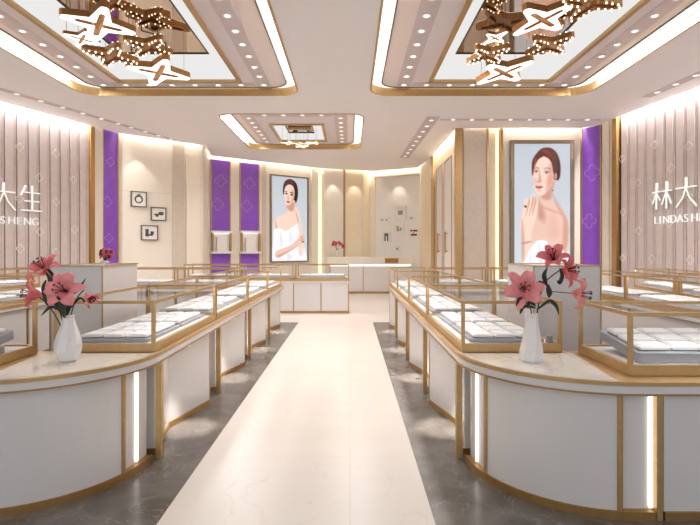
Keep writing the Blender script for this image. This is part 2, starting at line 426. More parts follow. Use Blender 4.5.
# gold corner columns, cream and purple strips, in the left corner
def pier(w, pa, pb, m, o=.04, z0=0, z1=TOP): return trim(w.box(MB(), w.t(pa), w.t(pb), z0, z1, 0, o), m)
trim(WLc.box(MB(), WLc.t(89), WLc.t(93), 0, TOP, 0, .07), 'gold_dark')
pier(WLc, 93.5, 101.5, 'cream', .05)
tagp = lambda o, l: tag(o, l, 'wall panel')
def purple(w, pa, pb, z0, z1, label, group=None, motifs=(), o=.03, gold=True):
    t0, t1 = w.t(pa), w.t(pb); t = thing('purple_wall_panel', label, 'wall panel', (*w.pt((t0+t1)/2, 0), z0))
    inv = Vector((*w.pt((t0+t1)/2, 0), z0))
    def put(mb, name, m, par):
        mb.v = [tuple(Vector(v)-inv) for v in mb.v]; ob = mb.build(name, m, par); return ob
    pn = put(w.box(MB(), t0+.012, t1-.012, z0, z1, 0.002, o), 'panel', 'purple', t)
    if gold:
        for e in ((t0-.02, t0+.012), (t1-.012, t1+.02)): put(w.box(MB(), *e, z0, z1, 0.002, o+.02), 'edge_trim', 'gold', t)
    for (f, zz, r) in motifs: put(quatre(w, t0+(t1-t0)*f, zz, r, o, wd=.012), 'motif', 'purple_motif', pn)
    return t
purple(WLc, 102, 117, .02, HC+(HY-131)/F*12.2, 'tall purple panel with faint flower outlines beside the left ribbed wall', motifs=((.3, 2.7, .14), (.5, 3.7, .12), (.4, 1.8, .12)))
# rear left cream wall : pilasters, pictures
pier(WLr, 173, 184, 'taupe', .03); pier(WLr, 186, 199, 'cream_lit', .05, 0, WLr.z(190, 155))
trim(WLr.box(MB(), WLr.t(172), WLr.t(173), 0, TOP, 0, .035), 'taupe'); trim(WLr.box(MB(), WLr.t(119), WLr.t(172), 3.02, 3.03, 0, .004), 'taupe')
# wall with two purple strips
zt = WLp.z(235, 161)
niches = []
for k, (pa, pb) in enumerate(((210.7, 229.6), (239.9, 258.3))):
    nm = ('left', 'right')[k]
    top = WLp.z((pa+pb)/2, (160.5, 163.5)[k]); zn1 = WLp.z((pa+pb)/2, 231); zn0 = WLp.z((pa+pb)/2, 253.5)
    purple(WLp, pa, pb, zn1, top, 'tall purple strip above the %s of the two lit wall niches' % nm, motifs=((.35, 2.95, .2), (.5, 3.7, .2)))
    purple(WLp, pa, pb, .02, zn0, 'short purple strip below the %s of the two lit wall niches' % nm)
    t0, t1 = WLp.t(pa), WLp.t(pb); c = Vector((*WLp.pt((t0+t1)/2, 0), zn0))
    th = thing('wall_display_box', 'white lit display box set into the %s of the two purple strips' % nm, 'display box', c)
    def put(mb, name, m, par=th, c=c):
        mb.v = [tuple(Vector(v)-c) for v in mb.v]; return mb.build(name, m, par)
    put(WLp.box(MB(), t0, t1, zn0, zn1, .002, .03), 'back_panel', 'white_matt')
    put(WLp.box(MB(), t0-.03, t1+.03, zn0, zn0+.07, .03, .2), 'bottom_shelf', 'white_matt')
    put(WLp.box(MB(), t0-.03, t1+.03, zn1-.07, zn1, .03, .2), 'top_shelf', 'white_matt')
    for a in (t0, t1-.03): put(WLp.box(MB(), a, a+.03, zn0+.07, zn1-.07, .03, .18), 'side_frame', 'gold')
    put(WLp.box(MB(), t0+.05, t1-.05, zn1-.082, zn1-.07, .06, .12), 'led_strip', 'led')
    bx = tag(put(WLp.box(MB(), t0+.15, t1-.15, zn0+.07, zn0+.52, .06, .14), 'necklace_bust', 'white_matt', None), 'pale necklace display board standing in the %s wall box' % nm, 'display board')
    bx.parent = None; bx.location = c
# header line
# posters ---------------------------------------------------------
def sdf(poly, X, Y):
    P_ = np.array(poly, float); n = len(P_); d = np.full(X.shape, 1e9); ins = np.zeros(X.shape, bool)
    for i in range(n):
        ax, ay = P_[i]; bx, by = P_[(i+1) % n]
        ex, ey = bx-ax, by-ay; L = ex*ex+ey*ey+1e-12
        t = np.clip(((X-ax)*ex+(Y-ay)*ey)/L, 0, 1)
        d = np.minimum(d, (X-ax-t*ex)**2+(Y-ay-t*ey)**2)
        c = ((ay > Y) != (by > Y)) & (X < ex*(Y-ay)/(ey+1e-12)+ax); ins ^= c
    d = np.sqrt(d); return np.where(ins, -d, d)
def smooth(pts, k=5):
    n = len(pts); out = []
    for i in range(n):
        p0, p1, p2, p3 = (np.array(pts[(i+j) % n], float) for j in (-1, 0, 1, 2))
        for j in range(k):
            t = j/k; out.append(tuple(.5*(2*p1+(p2-p0)*t+(2*p0-5*p1+4*p2-p3)*t*t+(3*p1-p0-3*p2+p3)*t**3)))
    return out
def paint(W, H, bg, layers, nx=120):
    ny = int(nx*H/W); X, Y = np.meshgrid(np.linspace(0, W, nx), np.linspace(0, H, ny))
    img = np.zeros((ny, nx, 3)); img[:] = bg[0]
    f = (Y/H)[..., None]; img = img*(1-f)+np.array(bg[1])*f
    for pts, col, soft, al in layers:
        if isinstance(pts, tuple):
            cx, cy, rx, ry = pts; pts = [(cx+rx*math.cos(a), cy+ry*math.sin(a)) for a in np.linspace(0, 2*PI, 24, endpoint=False)]
            d = sdf(pts, X, Y)
        else: d = sdf(smooth(pts), X, Y)
        a = np.clip(.5-d/soft, 0, 1)[..., None]*al
        img = img*(1-a)+np.array(col)*a
    return img
def poster(w, t0, t1, z0, z1, o, img, label, frame_w, es=.85):
    ny, nx, _ = img.shape; c = Vector((*w.pt((t0+t1)/2, 0), z0))
    th = thing('portrait_lightbox', label, 'lightbox poster', c)
    vs = []; fs = []
    for j in range(ny):
        for i in range(nx):
            x, y = w.pt(t0+(t1-t0)*i/(nx-1), o); vs.append((x-c.x, y-c.y, z1-(z1-z0)*j/(ny-1)-c.z))
    for j in range(ny-1):
        for i in range(nx-1): a = j*nx+i; fs.append((a, a+nx, a+nx+1, a+1))
    me = bpy.data.meshes.new('picture'); me.from_pydata(vs, [], fs)
    ca = me.color_attributes.new('print', 'FLOAT_COLOR', 'POINT')
    l = np.where(img/255 <= .04045, img/255/12.92, ((img/255+.055)/1.055)**2.4)
    ca.data.foreach_set('color', np.concatenate([l, np.ones((ny, nx, 1))], 2).ravel().astype(np.float32))
    m = bpy.data.materials.new('printed_film'); m.use_nodes = True; nt = m.node_tree; b = nt.nodes['Principled BSDF']
    at = nt.nodes.new('ShaderNodeAttribute'); at.attribute_name = 'print'
    b.inputs['Roughness'].default_value = .3; b.inputs['Emission Strength'].default_value = es
    mg = nt.nodes.new('ShaderNodeMix'); mg.data_type = 'RGBA'; mg.inputs['Factor'].default_value = .8; mg.inputs['B'].default_value = (0, 0, 0, 1)
    nt.links.new(at.outputs['Color'], mg.inputs['A'])
    nt.links.new(mg.outputs['Result'], b.inputs['Base Color']); nt.links.new(at.outputs['Color'], b.inputs['Emission Color'])
    me.materials.append(m); ob = bpy.data.objects.new('picture', me); COL.objects.link(ob); ob.parent = th
    def put(mb, name, m):
        mb.v = [tuple(Vector(v)-c) for v in mb.v]; return mb.build(name, m, th)
    put(w.box(MB(), t0-.005, t1+.005, z0-.005, z1+.005, .002, o-.004), 'light_box', 'white_matt')
    fr = MB(); w.box(fr, t0-frame_w, t0-.003, z0-frame_w, z1+frame_w, .002, o+.03); w.box(fr, t1+.003, t1+frame_w, z0-frame_w, z1+frame_w, .002, o+.03)
    w.box(fr, t0-.003, t1+.003, z1+.003, z1+frame_w, .002, o+.03); w.box(fr, t0-.003, t1+.003, z0-frame_w, z0-.003, .002, o+.03)
    put(fr, 'frame', 'frame')
SK = (238, 200, 184); SK2 = (204, 146, 126); SK3 = (246, 216, 202); HR = (92, 38, 28); HR2 = (44, 22, 22); LIP = (190, 70, 78); BG1 = (196, 204, 214); BG2 = (214, 220, 228); WH = (248, 248, 252); WS2 = (214, 220, 232)
r_layers = [
    ([(108, 165), (108, 112), (126, 72), (150, 54), (182, 56), (206, 82), (216, 130), (212, 175), (196, 182), (150, 200)], HR, 5, 1),
    ([(190, 85), (208, 95), (216, 130), (212, 178), (198, 180), (196, 130)], HR2, 8, .8),
    ([(128, 225), (188, 175), (186, 235), (188, 272), (226, 305), (243, 350), (249, 410), (240, 480), (170, 520), (100, 480), (100, 340), (126, 300), (132, 260)], SK, 5, 1),
    ([(132, 225), (188, 190), (184, 235), (176, 262), (150, 262), (132, 240)], SK2, 12, .8),
    ([(232, 330), (247, 380), (246, 440), (228, 480), (226, 400)], SK2, 10, .7),
    ([(140, 285), (160, 330), (150, 360), (130, 330)], SK2, 16, .5), ([(150, 290), (220, 318), (218, 324), (150, 300)], SK2, 8, .4),
    ([(109, 122), (122, 92), (150, 82), (176, 92), (191, 125), (190, 170), (180, 210), (160, 236), (138, 248), (120, 234), (110, 205), (106, 165)], SK3, 4, 1),
    ([(172, 120), (190, 125), (190, 170), (178, 212), (160, 236), (165, 190)], SK2, 14, .55),
    ([(105, 165), (104, 112), (120, 80), (150, 58), (152, 84), (130, 100), (117, 124), (111, 150)], HR, 5, 1), ([(148, 58), (192, 76), (206, 130), (196, 172), (188, 150), (182, 116), (168, 96), (148, 84)], HR, 5, 1),
    ([(140, 60), (170, 64), (190, 100), (176, 88), (150, 72)], (150, 72, 52), 8, .7),
    ((198, 168, 6, 13), SK2, 3, 1), ((186, 226, 3, 4), (120, 120, 130), 2, 1), ((176, 190, 14, 20), (228, 150, 134), 22, .5), ((118, 190, 9, 14), (232, 160, 144), 18, .45), ([(118, 96), (112, 130), (110, 160), (116, 130)], (222, 170, 152), 8, .6),
    ([(185, 240), (215, 290), (245, 345), (250, 400), (236, 350), (205, 300)], (210, 150, 130), 12, .6), ([(128, 262), (140, 282), (150, 330), (130, 340)], (196, 138, 120), 14, .6), ([(190, 330), (170, 380), (180, 425), (215, 400)], (228, 176, 158), 30, .5),
    ([(112, 137), (122, 132), (134, 136), (122, 136)], (120, 70, 56), 5, .7), ([(150, 138), (166, 133), (180, 141), (166, 137)], (120, 70, 56), 5, .7),
    ((122, 145, 12, 8), (206, 150, 132), 8, .6), ((165, 149, 14, 8), (206, 150, 132), 8, .6), ((122, 151, 8, 3.4), (228, 206, 200), 3, 1), ((164, 155, 9, 3.4), (228, 206, 200), 3, 1),
    ((121, 151, 3.6, 3.6), (70, 44, 40), 2, 1), ((162, 155, 3.8, 3.6), (70, 44, 40), 2, 1),
    ([(113, 149), (121, 145), (131, 149), (121, 147)], (60, 34, 34), 2.5, .9), ([(153, 153), (164, 149), (175, 154), (164, 151)], (60, 34, 34), 2.5, .9),
    ([(134, 150), (128, 180), (124, 188), (134, 193), (142, 188)], SK2, 9, .7), ([(120, 165), (126, 150), (130, 180), (124, 188)], (250, 226, 214), 6, .5), ([(124, 190), (132, 194), (140, 190), (132, 192)], (170, 100, 90), 3, .8),
    ([(117, 211), (125, 207), (131, 209), (138, 207), (147, 212), (134, 220), (122, 217)], (200, 92, 94), 4, .95), ([(122, 226), (132, 230), (142, 226)], SK2, 7, .5), ([(117, 212), (132, 213), (149, 212), (132, 215)], (140, 40, 52), 2, .8),
    ([(60, 555), (68, 450), (56, 370), (62, 320), (72, 290), (70, 265), (84, 258), (94, 262), (108, 238), (120, 244), (128, 262), (126, 300), (120, 340), (106, 385), (102, 440), (100, 555)], SK3, 4, 1),
    ([(92, 262), (84, 300), (80, 330), (88, 300), (96, 270)], SK2, 5, .8), ([(108, 250), (98, 300), (92, 330), (102, 300), (112, 262)], SK2, 5, .8), ([(64, 340), (74, 420), (72, 520), (64, 500), (62, 400)], SK2, 8, .6),
    ([(118, 250), (108, 300), (106, 330), (114, 300), (122, 270)], SK2, 5, .7), ((78, 291, 5, 5), (90, 60, 50), 3, 1), ([(64, 438), (98, 430), (98, 436), (64, 444)], (190, 130, 110), 3, .7),
    ([(92, 470), (112, 440), (130, 428), (160, 430), (178, 452), (210, 462), (236, 478), (262, 520), (258, 560), (60, 560), (80, 500)], WH, 5, 1),
    ([(130, 440), (140, 480), (150, 540), (136, 520)], WS2, 10, .6), ([(180, 465), (190, 520), (180, 550), (172, 500)], WS2, 10, .6), ([(100, 470), (100, 540), (92, 540)], WS2, 8, .6),
]
def shift(layers, dx, dy):
    out = []
    for p, c, s_, a in layers:
        out.append(((p[0]-dx, p[1]-dy, p[2], p[3]) if isinstance(p, tuple) else [(x-dx, y-dy) for x, y in p], c, s_, a))
    return out
imgR = paint(222, 517, (BG1, BG2), shift(r_layers, 33, 38), 150)
l_layers = [
    ([(104, 150), (104, 110), (112, 84), (134, 68), (160, 74), (178, 100), (182, 150), (172, 192), (160, 185), (120, 150)], HR2, 4, 1),
    ([(110, 100), (126, 76), (150, 76), (164, 98), (140, 90)], (130, 56, 44), 8, .8),
    ([(118, 200), (165, 180), (166, 235), (184, 262), (196, 310), (180, 420), (70, 420), (56, 320), (62, 285), (84, 268), (120, 252), (126, 235)], SK3, 4, 1),
    ([(122, 208), (162, 188), (162, 228), (146, 240), (126, 226)], SK2, 9, .8), ([(62, 290), (74, 330), (64, 330)], SK2, 8, .6),
    ([(110, 128), (120, 104), (140, 96), (158, 108), (164, 140), (158, 178), (144, 200), (128, 208), (116, 192), (109, 160)], SK3, 3, 1),
    ([(150, 120), (163, 135), (158, 178), (142, 202), (148, 165)], SK2, 10, .5),
    ([(112, 146), (120, 143), (128, 147), (120, 151)], (70, 40, 40), 2, 1), ([(140, 150), (148, 146), (157, 151), (148, 155)], (70, 40, 40), 2, 1),
    ([(110, 138), (119, 134), (128, 138)], (80, 44, 40), 2, .9), ([(138, 140), (148, 136), (159, 143)], (80, 44, 40), 2, .9),
    ([(129, 152), (124, 174), (132, 180), (137, 174)], SK2, 5, .5), ([(120, 188), (130, 185), (141, 190), (130, 196)], LIP, 2.5, 1),
    ([(54, 350), (62, 338), (90, 332), (112, 346), (130, 338), (160, 318), (186, 300), (196, 330), (210, 400), (225, 470), (232, 510), (40, 510), (50, 430)], WH, 4, 1),
    ([(90, 350), (100, 400), (96, 440), (86, 400)], WS2, 10, .6), ([(140, 350), (150, 390), (140, 420)], WS2, 10, .6), ([(120, 460), (150, 480), (130, 505)], WS2, 10, .6),
    ([(162, 225), (170, 214), (180, 222), (190, 250), (200, 300), (208, 350), (214, 420), (206, 470), (190, 478), (184, 420), (186, 350), (178, 300), (168, 262)], SK3, 4, 1),
    ([(168, 232), (180, 262), (188, 300), (180, 290)], SK2, 6, .6),
    ([(62, 480), (66, 456), (90, 442), (140, 424), (176, 392), (200, 362), (214, 358), (218, 376), (216, 398), (200, 416), (160, 440), (110, 470), (80, 490)], SK, 4, 1),
    ([(70, 476), (120, 456), (180, 424), (150, 446), (90, 482)], SK2, 6, .7), ([(196, 378), (212, 372), (212, 376), (198, 384)], SK2, 3, .8), ([(196, 392), (212, 386), (212, 390), (198, 398)], SK2, 3, .8),
    ((210, 402, 6, 4), (60, 60, 70), 2, 1),
]
imgL = paint(187, 447, (BG1, BG2), shift(l_layers, 45, 58), 130)
poster(WLp, WLp.t(270.8), WLp.t(306), 1.12, WLp.z(288, 177.5), .07, imgL, 'backlit portrait of a woman in white with folded arms, on the rear left wall', .05)
sR = F/11.93
poster(WR, WR.t(513.2), WR.t(568.8), .98, HC+(HY-144.5)/sR, .07, imgR, 'tall backlit portrait of a bare-shouldered woman with hand at her chin, on the right wall', .09)
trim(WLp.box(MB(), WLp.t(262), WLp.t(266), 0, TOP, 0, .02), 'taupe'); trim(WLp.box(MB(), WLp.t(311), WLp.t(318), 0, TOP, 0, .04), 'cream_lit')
trim(WLp.box(MB(), WLp.t(318.8), WLp.t(320.5), 0, 4.3, .0, .05), 'led_warm')
trim(WB.box(MB(), 0.02, .14, 0, 4.3, .02, .05), 'led_warm')
# back wall panels
trim(WB.box(MB(), WB.t(324), WB.t(343), 0, TOP, 0, .05), 'cream'); trim(WB.box(MB(), WB.t(343.2), WB.t(344.6), 0, TOP, 0, .08), 'gold')
trim(WB.box(MB(), WB.t(345), WB.t(361), 0, TOP, 0, .04), 'warm')
# back right wall : framed white panel
fr = MB(); a, b = WBR.t(375.5), WBR.t(423); zt = WBR.z(400, 176)
WBR.box(fr, a-.06, a, 0, zt+.06, 0, .05); WBR.box(fr, b, b+.06, 0, zt+.06, 0, .05); WBR.box(fr, a, b, zt, zt+.06, 0, .05); trim(fr, 'warm')
trim(WBR.box(MB(), a, b, 0, zt, 0, .01), 'white_matt')
# doors on right inner wall
for k, (pa, pb, ph) in enumerate(((437.5, 444.2, 441), (445.2, 453.8, 448.8))):
    t0, t1 = WD.t(pa), WD.t(pb); zt = 4.0
    d = struct(WD.box(MB(), t0, t1, 0.01, zt, .0, .04).build('door_%d' % (k+1), 'white_matt'))
    fr = MB(); WD.box(fr, t0+.03, t0+.07, .05, zt-.04, .04, .055); WD.box(fr, t1-.07, t1-.03, .05, zt-.04, .04, .055); WD.box(fr, t0+.07, t1-.07, zt-.08, zt-.04, .04, .055)
    struct(fr.build('door_moulding', 'gold', d))
    th = WD.t(ph); hd = MB(); x, y = WD.pt(th, .1)
    hd.tube([(x, y, 1.42), (x, y, 2.0)], .022, 8); WD.box(hd, th-.02, th+.02, 1.45, 1.49, .04, .1); WD.box(hd, th-.02, th+.02, 1.93, 1.97, .04, .1)
    struct(hd.build('door_handle', 'gold', d))
trim(WD.box(MB(), WD.t(433), WD.t(435.5), 0, TOP, 0, .07), 'gold')
trim(MB().box(RD1[0]-.13, RD1[0]+.04, RD1[1]-.12, RD1[1]+.02, 0, TOP), 'gold')
# right portrait wall : taupe pier, gold line, lit slot
zR = lambda px: 0
trim(WR.box(MB(), WR.t(463), WR.t(486), 0, TOP, 0, .05), 'taupe')
trim(WR.box(MB(), WR.t(486), WR.t(487.5), 0, TOP, 0, .09), 'gold')
trim(WR.box(MB(), WR.t(488.5), WR.t(499), 0, TOP, 0, .015), 'warm'); trim(WR.box(MB(), WR.t(495.5), WR.t(498.6), 0, 4.4, .015, .03), 'led_warm')
trim(WR.box(MB(), WR.t(499.4), WR.t(501.5), 0, TOP, 0, .12), 'gold_dark')
purple(WRq, 582.5, 601.5, .02, WRq.z(592, 127), 'tall purple panel with faint flower outlines right of the big portrait', motifs=((.55, 3.35, .2), (.4, 2.2, .18)))
trim(WRs.box(MB(), 0.01, WRs.t(610), 0, TOP, 0, .03), 'cream')
trim(WS.box(MB(), 0.0, .15, 0, TOP, 0, .09), 'gold_dark')
# picture frames ----------------------------------------------------
def picture(w, x0, x1, y0, y1, label, group, fm, motif, inkm='ink'):
    t0, t1 = sorted((w.t(x0), w.t(x1))); xm = (x0+x1)/2; z1 = w.z(xm, y0); z0 = w.z(xm, y1)
    c = Vector((*w.pt((t0+t1)/2, 0), z0)); th = thing('picture_frame', label, 'picture', c, group=group)
    def put(mb, name, m):
        mb.v = [tuple(Vector(v)-c) for v in mb.v]; return mb.build(name, m, th)
    put(w.box(MB(), t0+.01, t1-.01, z0+.01, z1-.01, .012, .03), 'print', 'paper')
    fr = MB(); f = .022
    w.box(fr, t0, t0+f, z0, z1, .012, .05); w.box(fr, t1-f, t1, z0, z1, .012, .05); w.box(fr, t0+f, t1-f, z1-f, z1, .012, .05); w.box(fr, t0+f, t1-f, z0, z0+f, .012, .05)
    put(fr, 'frame', fm)
    W_, H_ = t1-t0, z1-z0; ar = MB()
    if motif == 'ring':
        for k in range(20):
            a = 2*PI*k/20; a2 = 2*PI*(k+1)/20
            pts = [(.27*math.cos(a), .27*math.sin(a)), (.27*math.cos(a2), .27*math.sin(a2)), (.17*math.cos(a2), .17*math.sin(a2)-.02), (.17*math.cos(a), .17*math.sin(a)-.02)]
            q = [w.pt((t0+t1)/2+p[0]*W_, .031) for p in pts]; n0 = len(ar.v)
            ar.v += [(q[i][0], q[i][1], (z0+z1)/2+pts[i][1]*H_) for i in range(4)]; ar.f.append((n0, n0+1, n0+2, n0+3))
        w.box(ar, t0+W_*.42, t0+W_*.6, z0+H_*.7, z0+H_*.82, .03, .033)
    else:
        r3 = random.Random(hash(motif) % 97 if False else len(motif)*7+int(x0))
        spans = {'bar': [(.2, .8, .42, .52), (.5, .82, .5, .66), (.3, .5, .3, .42)], 'leaf': [(.25, .45, .25, .75), (.4, .7, .3, .42), (.55, .75, .4, .6)],
                 'person': [(.28, .45, .15, .78), (.28, .75, .6, .8), (.6, .75, .15, .78)], 'gems': [(.15, .4, .6, .75), (.45, .85, .58, .75), (.2, .8, .2, .38), (.4, .55, .42, .5)],
                 'small': [(.3, .7, .35, .65)], 'wide': [(.15, .4, .4, .6), (.6, .8, .35, .6)]}[motif]
        for a, b_, c_, d_ in spans: w.box(ar, t0+W_*a, t0+W_*b_, z0+H_*c_, z0+H_*d_, .03, .0325)
    put(ar, 'drawing', inkm)
picture(WLr, 130.3, 146.3, 191.5, 207, 'small framed ring photo, topmost of the three on the cream left wall', 'three framed pictures on the left wall', 'line', 'ring')
picture(WLr, 150.4, 165.8, 207.4, 220.8, 'small framed jewellery photo, rightmost of the three on the cream left wall', 'three framed pictures on the left wall', 'line', 'bar')
picture(WLr, 140.6, 157.6, 225.4, 240.3, 'small framed jewellery photo, lowest of the three on the cream left wall', 'three framed pictures on the left wall', 'line', 'leaf')
G7 = 'seven small pictures on the back wall'
picture(WBR, 395, 406.4, 205.8, 219.5, 'white framed picture at the top of the back wall cluster', G7, 'white_matt', 'small', 'skin_pr')
picture(WBR, 380.3, 389.2, 216.8, 223, 'wide pale little picture at the upper left of the back wall cluster', G7, 'white_matt', 'wide', 'skin_pr')
picture(WBR, 409, 414.6, 215.4, 221, 'tiny grey picture at the upper right of the back wall cluster', G7, 'white_matt', 'small', 'skin_pr')
picture(WBR, 394.7, 404.3, 223.6, 234, 'white picture in the middle of the back wall cluster', G7, 'white_matt', 'leaf', 'skin_pr')
picture(WBR, 382.4, 390.6, 231, 243, 'dark figure picture at the lower left of the back wall cluster', G7, 'white_matt', 'person', 'ink')
picture(WBR, 409, 419.4, 227, 238, 'picture with dark red gems at the right of the back wall cluster', G7, 'white_matt', 'gems', 'ink_red')
picture(WBR, 394.7, 400.2, 245, 252.5, 'tiny grey picture at the bottom of the back wall cluster', G7, 'white_matt', 'small', 'skin_pr')
# wall signs --------------------------------------------------------
def stroke(mb, a, b, wd, d=.05):
    a = Vector((a[0], 0, a[1])); b = Vector((b[0], 0, b[1])); dd = (b-a).normalized(); n = Vector((-dd.z, 0, dd.x))
    mb.obox((a+b)/2, dd, (0, 1, 0), n, (b-a).length/2, d/2, wd/2)
LIN = [((.03, .62), (.43, .62)), ((.23, .95), (.23, 0)), ((.22, .6), (.04, .2)), ((.24, .6), (.42, .3)), ((.5, .62), (.97, .62)), ((.73, .95), (.73, 0)), ((.72, .6), (.5, .15)), ((.74, .6), (.96, .15))]
DA = [((.04, .64), (.96, .64)), ((.5, .97), (.49, .6)), ((.49, .62), (.36, .3)), ((.36, .3), (.06, 0)), ((.51, .62), (.66, .3)), ((.66, .3), (.96, 0))]
SHG = [((.28, .95), (.08, .58)), ((.2, .7), (.9, .7)), ((.54, .97), (.54, .03)), ((.2, .38), (.86, .38)), ((.04, .03), (.97, .03))]
def sign(w, tstart, zc, zt_, label):
    th = thing('shop_sign', label, 'sign', (*w.pt(tstart, .0), 0)); th.rotation_euler = (0, 0, math.atan2(w.d.y, w.d.x))
    for k, st in enumerate((LIN, DA, SHG)):
        f = MB(); g = MB()
        for i, (a, b) in enumerate(st):
            A = (k*.56+a[0]*.5, zc+a[1]*.56); B = (k*.56+b[0]*.5, zc+b[1]*.56); wd = .036 if abs(A[0]-B[0]) < .02 else .025
            for mbx, y0, dp in ((g, -.07, .03), (f, -.09, .012)):
                n0 = len(mbx.v); stroke(mbx, A, B, wd, dp); mbx.v[n0:] = [(v[0], v[1]+y0-i*.0006, v[2]) for v in mbx.v[n0:]]
        ch = f.build('character', 'sign', th); g.build('character_back', 'signside', ch)
    adv = dict(L=.13, I=.085, N=.175, D=.165, A=.16, S=.15, H=.172, E=.147, G=.17); xl = .03
    for i, c in enumerate('LINDASHENG'):
        cu = bpy.data.curves.new('letter', 'FONT'); cu.body = c; cu.size = .23; cu.extrude = .012; cu.offset = -.006; cu.align_x = 'LEFT'
        tmp = bpy.data.objects.new('tmp', cu); COL.objects.link(tmp); bpy.context.view_layer.update()
        me = bpy.data.meshes.new_from_object(tmp.evaluated_get(bpy.context.evaluated_depsgraph_get())); bpy.data.objects.remove(tmp)
        me.materials.clear(); me.materials.append(M['sign']); me.name = 'letter'
        o = bpy.data.objects.new('letter', me); COL.objects.link(o); o.parent = th; o.rotation_euler = (PI/2, 0, 0); o.location = (xl, -.07, zt_); xl += adv[c]
zc = WS.z(662, 210)
sign(WS, WS.t(653.5)+.06, 2.32, 2.03, 'raised white letter sign on the right ribbed wall')
sign(WL, WL.t(41.5)-1.66, 2.32, 2.03, 'raised white letter sign on the left ribbed wall')
# ------------------------------------------------------------------ cove lamps above the walls
for w, t0, t1, p, c in ((WL, WL.L-9.0, WL.L, 44, (1, .98, .98)), (WS, .2, 9.0, 44, (1, .98, .98)), (WLr, .1, WLr.L-.1, 9, (1, .93, .85)), (WLp, .1, WLp.L-.1, 7, (1, .92, .82)),
                         (WB, .1, WB.L-.05, 10, (1, .88, .74)), (WB2, 0, WB2.L, 9, (1, .86, .7)), (WBR, .05, WBR.L-.05, 8, (1, .92, .82)), (WD, .1, WD.L-.1, 12, (1, .88, .74)), (WR, .1, WR.L-.1, 8, (1, .92, .84))):
    x, y = w.pt((t0+t1)/2, .06)
    area('cove_lamp', (x, y, TOP-.03), (0, 0, math.atan2(w.d.y, w.d.x)), t1-t0, .05, p*(t1-t0)*K_COVE, c)
for w, px, pw in ((WLr, 137, 22), (WB, 332.5, 18), (WB, 354, 18), (WBR, 399, 20)):
    x, y = w.pt(w.t(px), .28)
    spot('wall_spot', (x, y, CEIL-.25), pw, 75, .35, (1, .93, .84))
# ------------------------------------------------------------------ grey marble floor strips
for s, nm in ((-1, 'left'), (1, 'right')):
    a, b = sorted((U(s, .775), U(s, 4.95)))
    trim(MB().box(a, b, -2.4, 10.2, -.004, .003), 'grey')
# ------------------------------------------------------------------ counters
YA, YE = 3.5, 10.1            # aisle legs
Hc0 = .79
def quarter(cx, cy, rx, ry, s, n=16):
    return [(cx-s*rx*math.cos(a), cy-ry*math.sin(a)) for a in [PI/2*i/n for i in range(n+1)]]
def ring_outline(s, e=0.0):
    o = [(U(s, 1.06-e), YE+e)]+quarter(U(s, 1.93), 3.54, .87+e, .82+e, s)+[(U(s, 4.95+e), 2.72-e), (U(s, 4.95+e), YE+e)]
    return o
def ring_hole(s, e=0.0):
    return [(U(s, 1.845-e), 3.56-e), (U(s, 4.12+e), 3.56-e), (U(s, 4.12+e), 9.3+e), (U(s, 1.845-e), 9.3+e)]
SD = {-1: 'left', 1: 'right'}
for s in (-1, 1):
    w = thing('counter_worktop', 'cream marble worktop with gold edging running round the %s counter island' % SD[s], 'worktop', (U(s, 1.5), 3.0, Hc0))
    off = Vector((U(s, 1.5), 3.0, Hc0))
    def put(mb, name, m, bevel=0):
        mb.v = [tuple(Vector(v)-off) for v in mb.v]; return mb.build(name, m, w, bevel)
    qq = quarter(U(s, 1.93), 3.54, .845, .795, s)
    put(MB().prism([p for p in qq if p[1] > 2.76 and abs(p[0]-CX) < 1.80]+[(U(s, 1.80), 2.75), (U(s, 1.885), 3.485), (U(s, 1.11), 3.485)], Hc0-.002, Hc0), 'marble_top', 'topm')
    put(MB().prism(ring_outline(s), Hc0-.024, Hc0-.0019, [ring_hole(s)]), 'upper_gold_edge', 'gold')
    put(MB().prism(ring_outline(s, -.008), Hc0-.068, Hc0-.024, [ring_hole(s, -.008)]), 'white_edge', 'white')
    put(MB().prism(ring_outline(s), Hc0-.078, Hc0-.068, [ring_hole(s)]), 'lower_gold_edge', 'gold_dark')
CT = Hc0-.079                 # top of cabinets
def local(mb, c): mb.v = [tuple(Vector(v)-Vector(c)) for v in mb.v]; return mb
ordn = ('first', 'second', 'third', 'fourth')
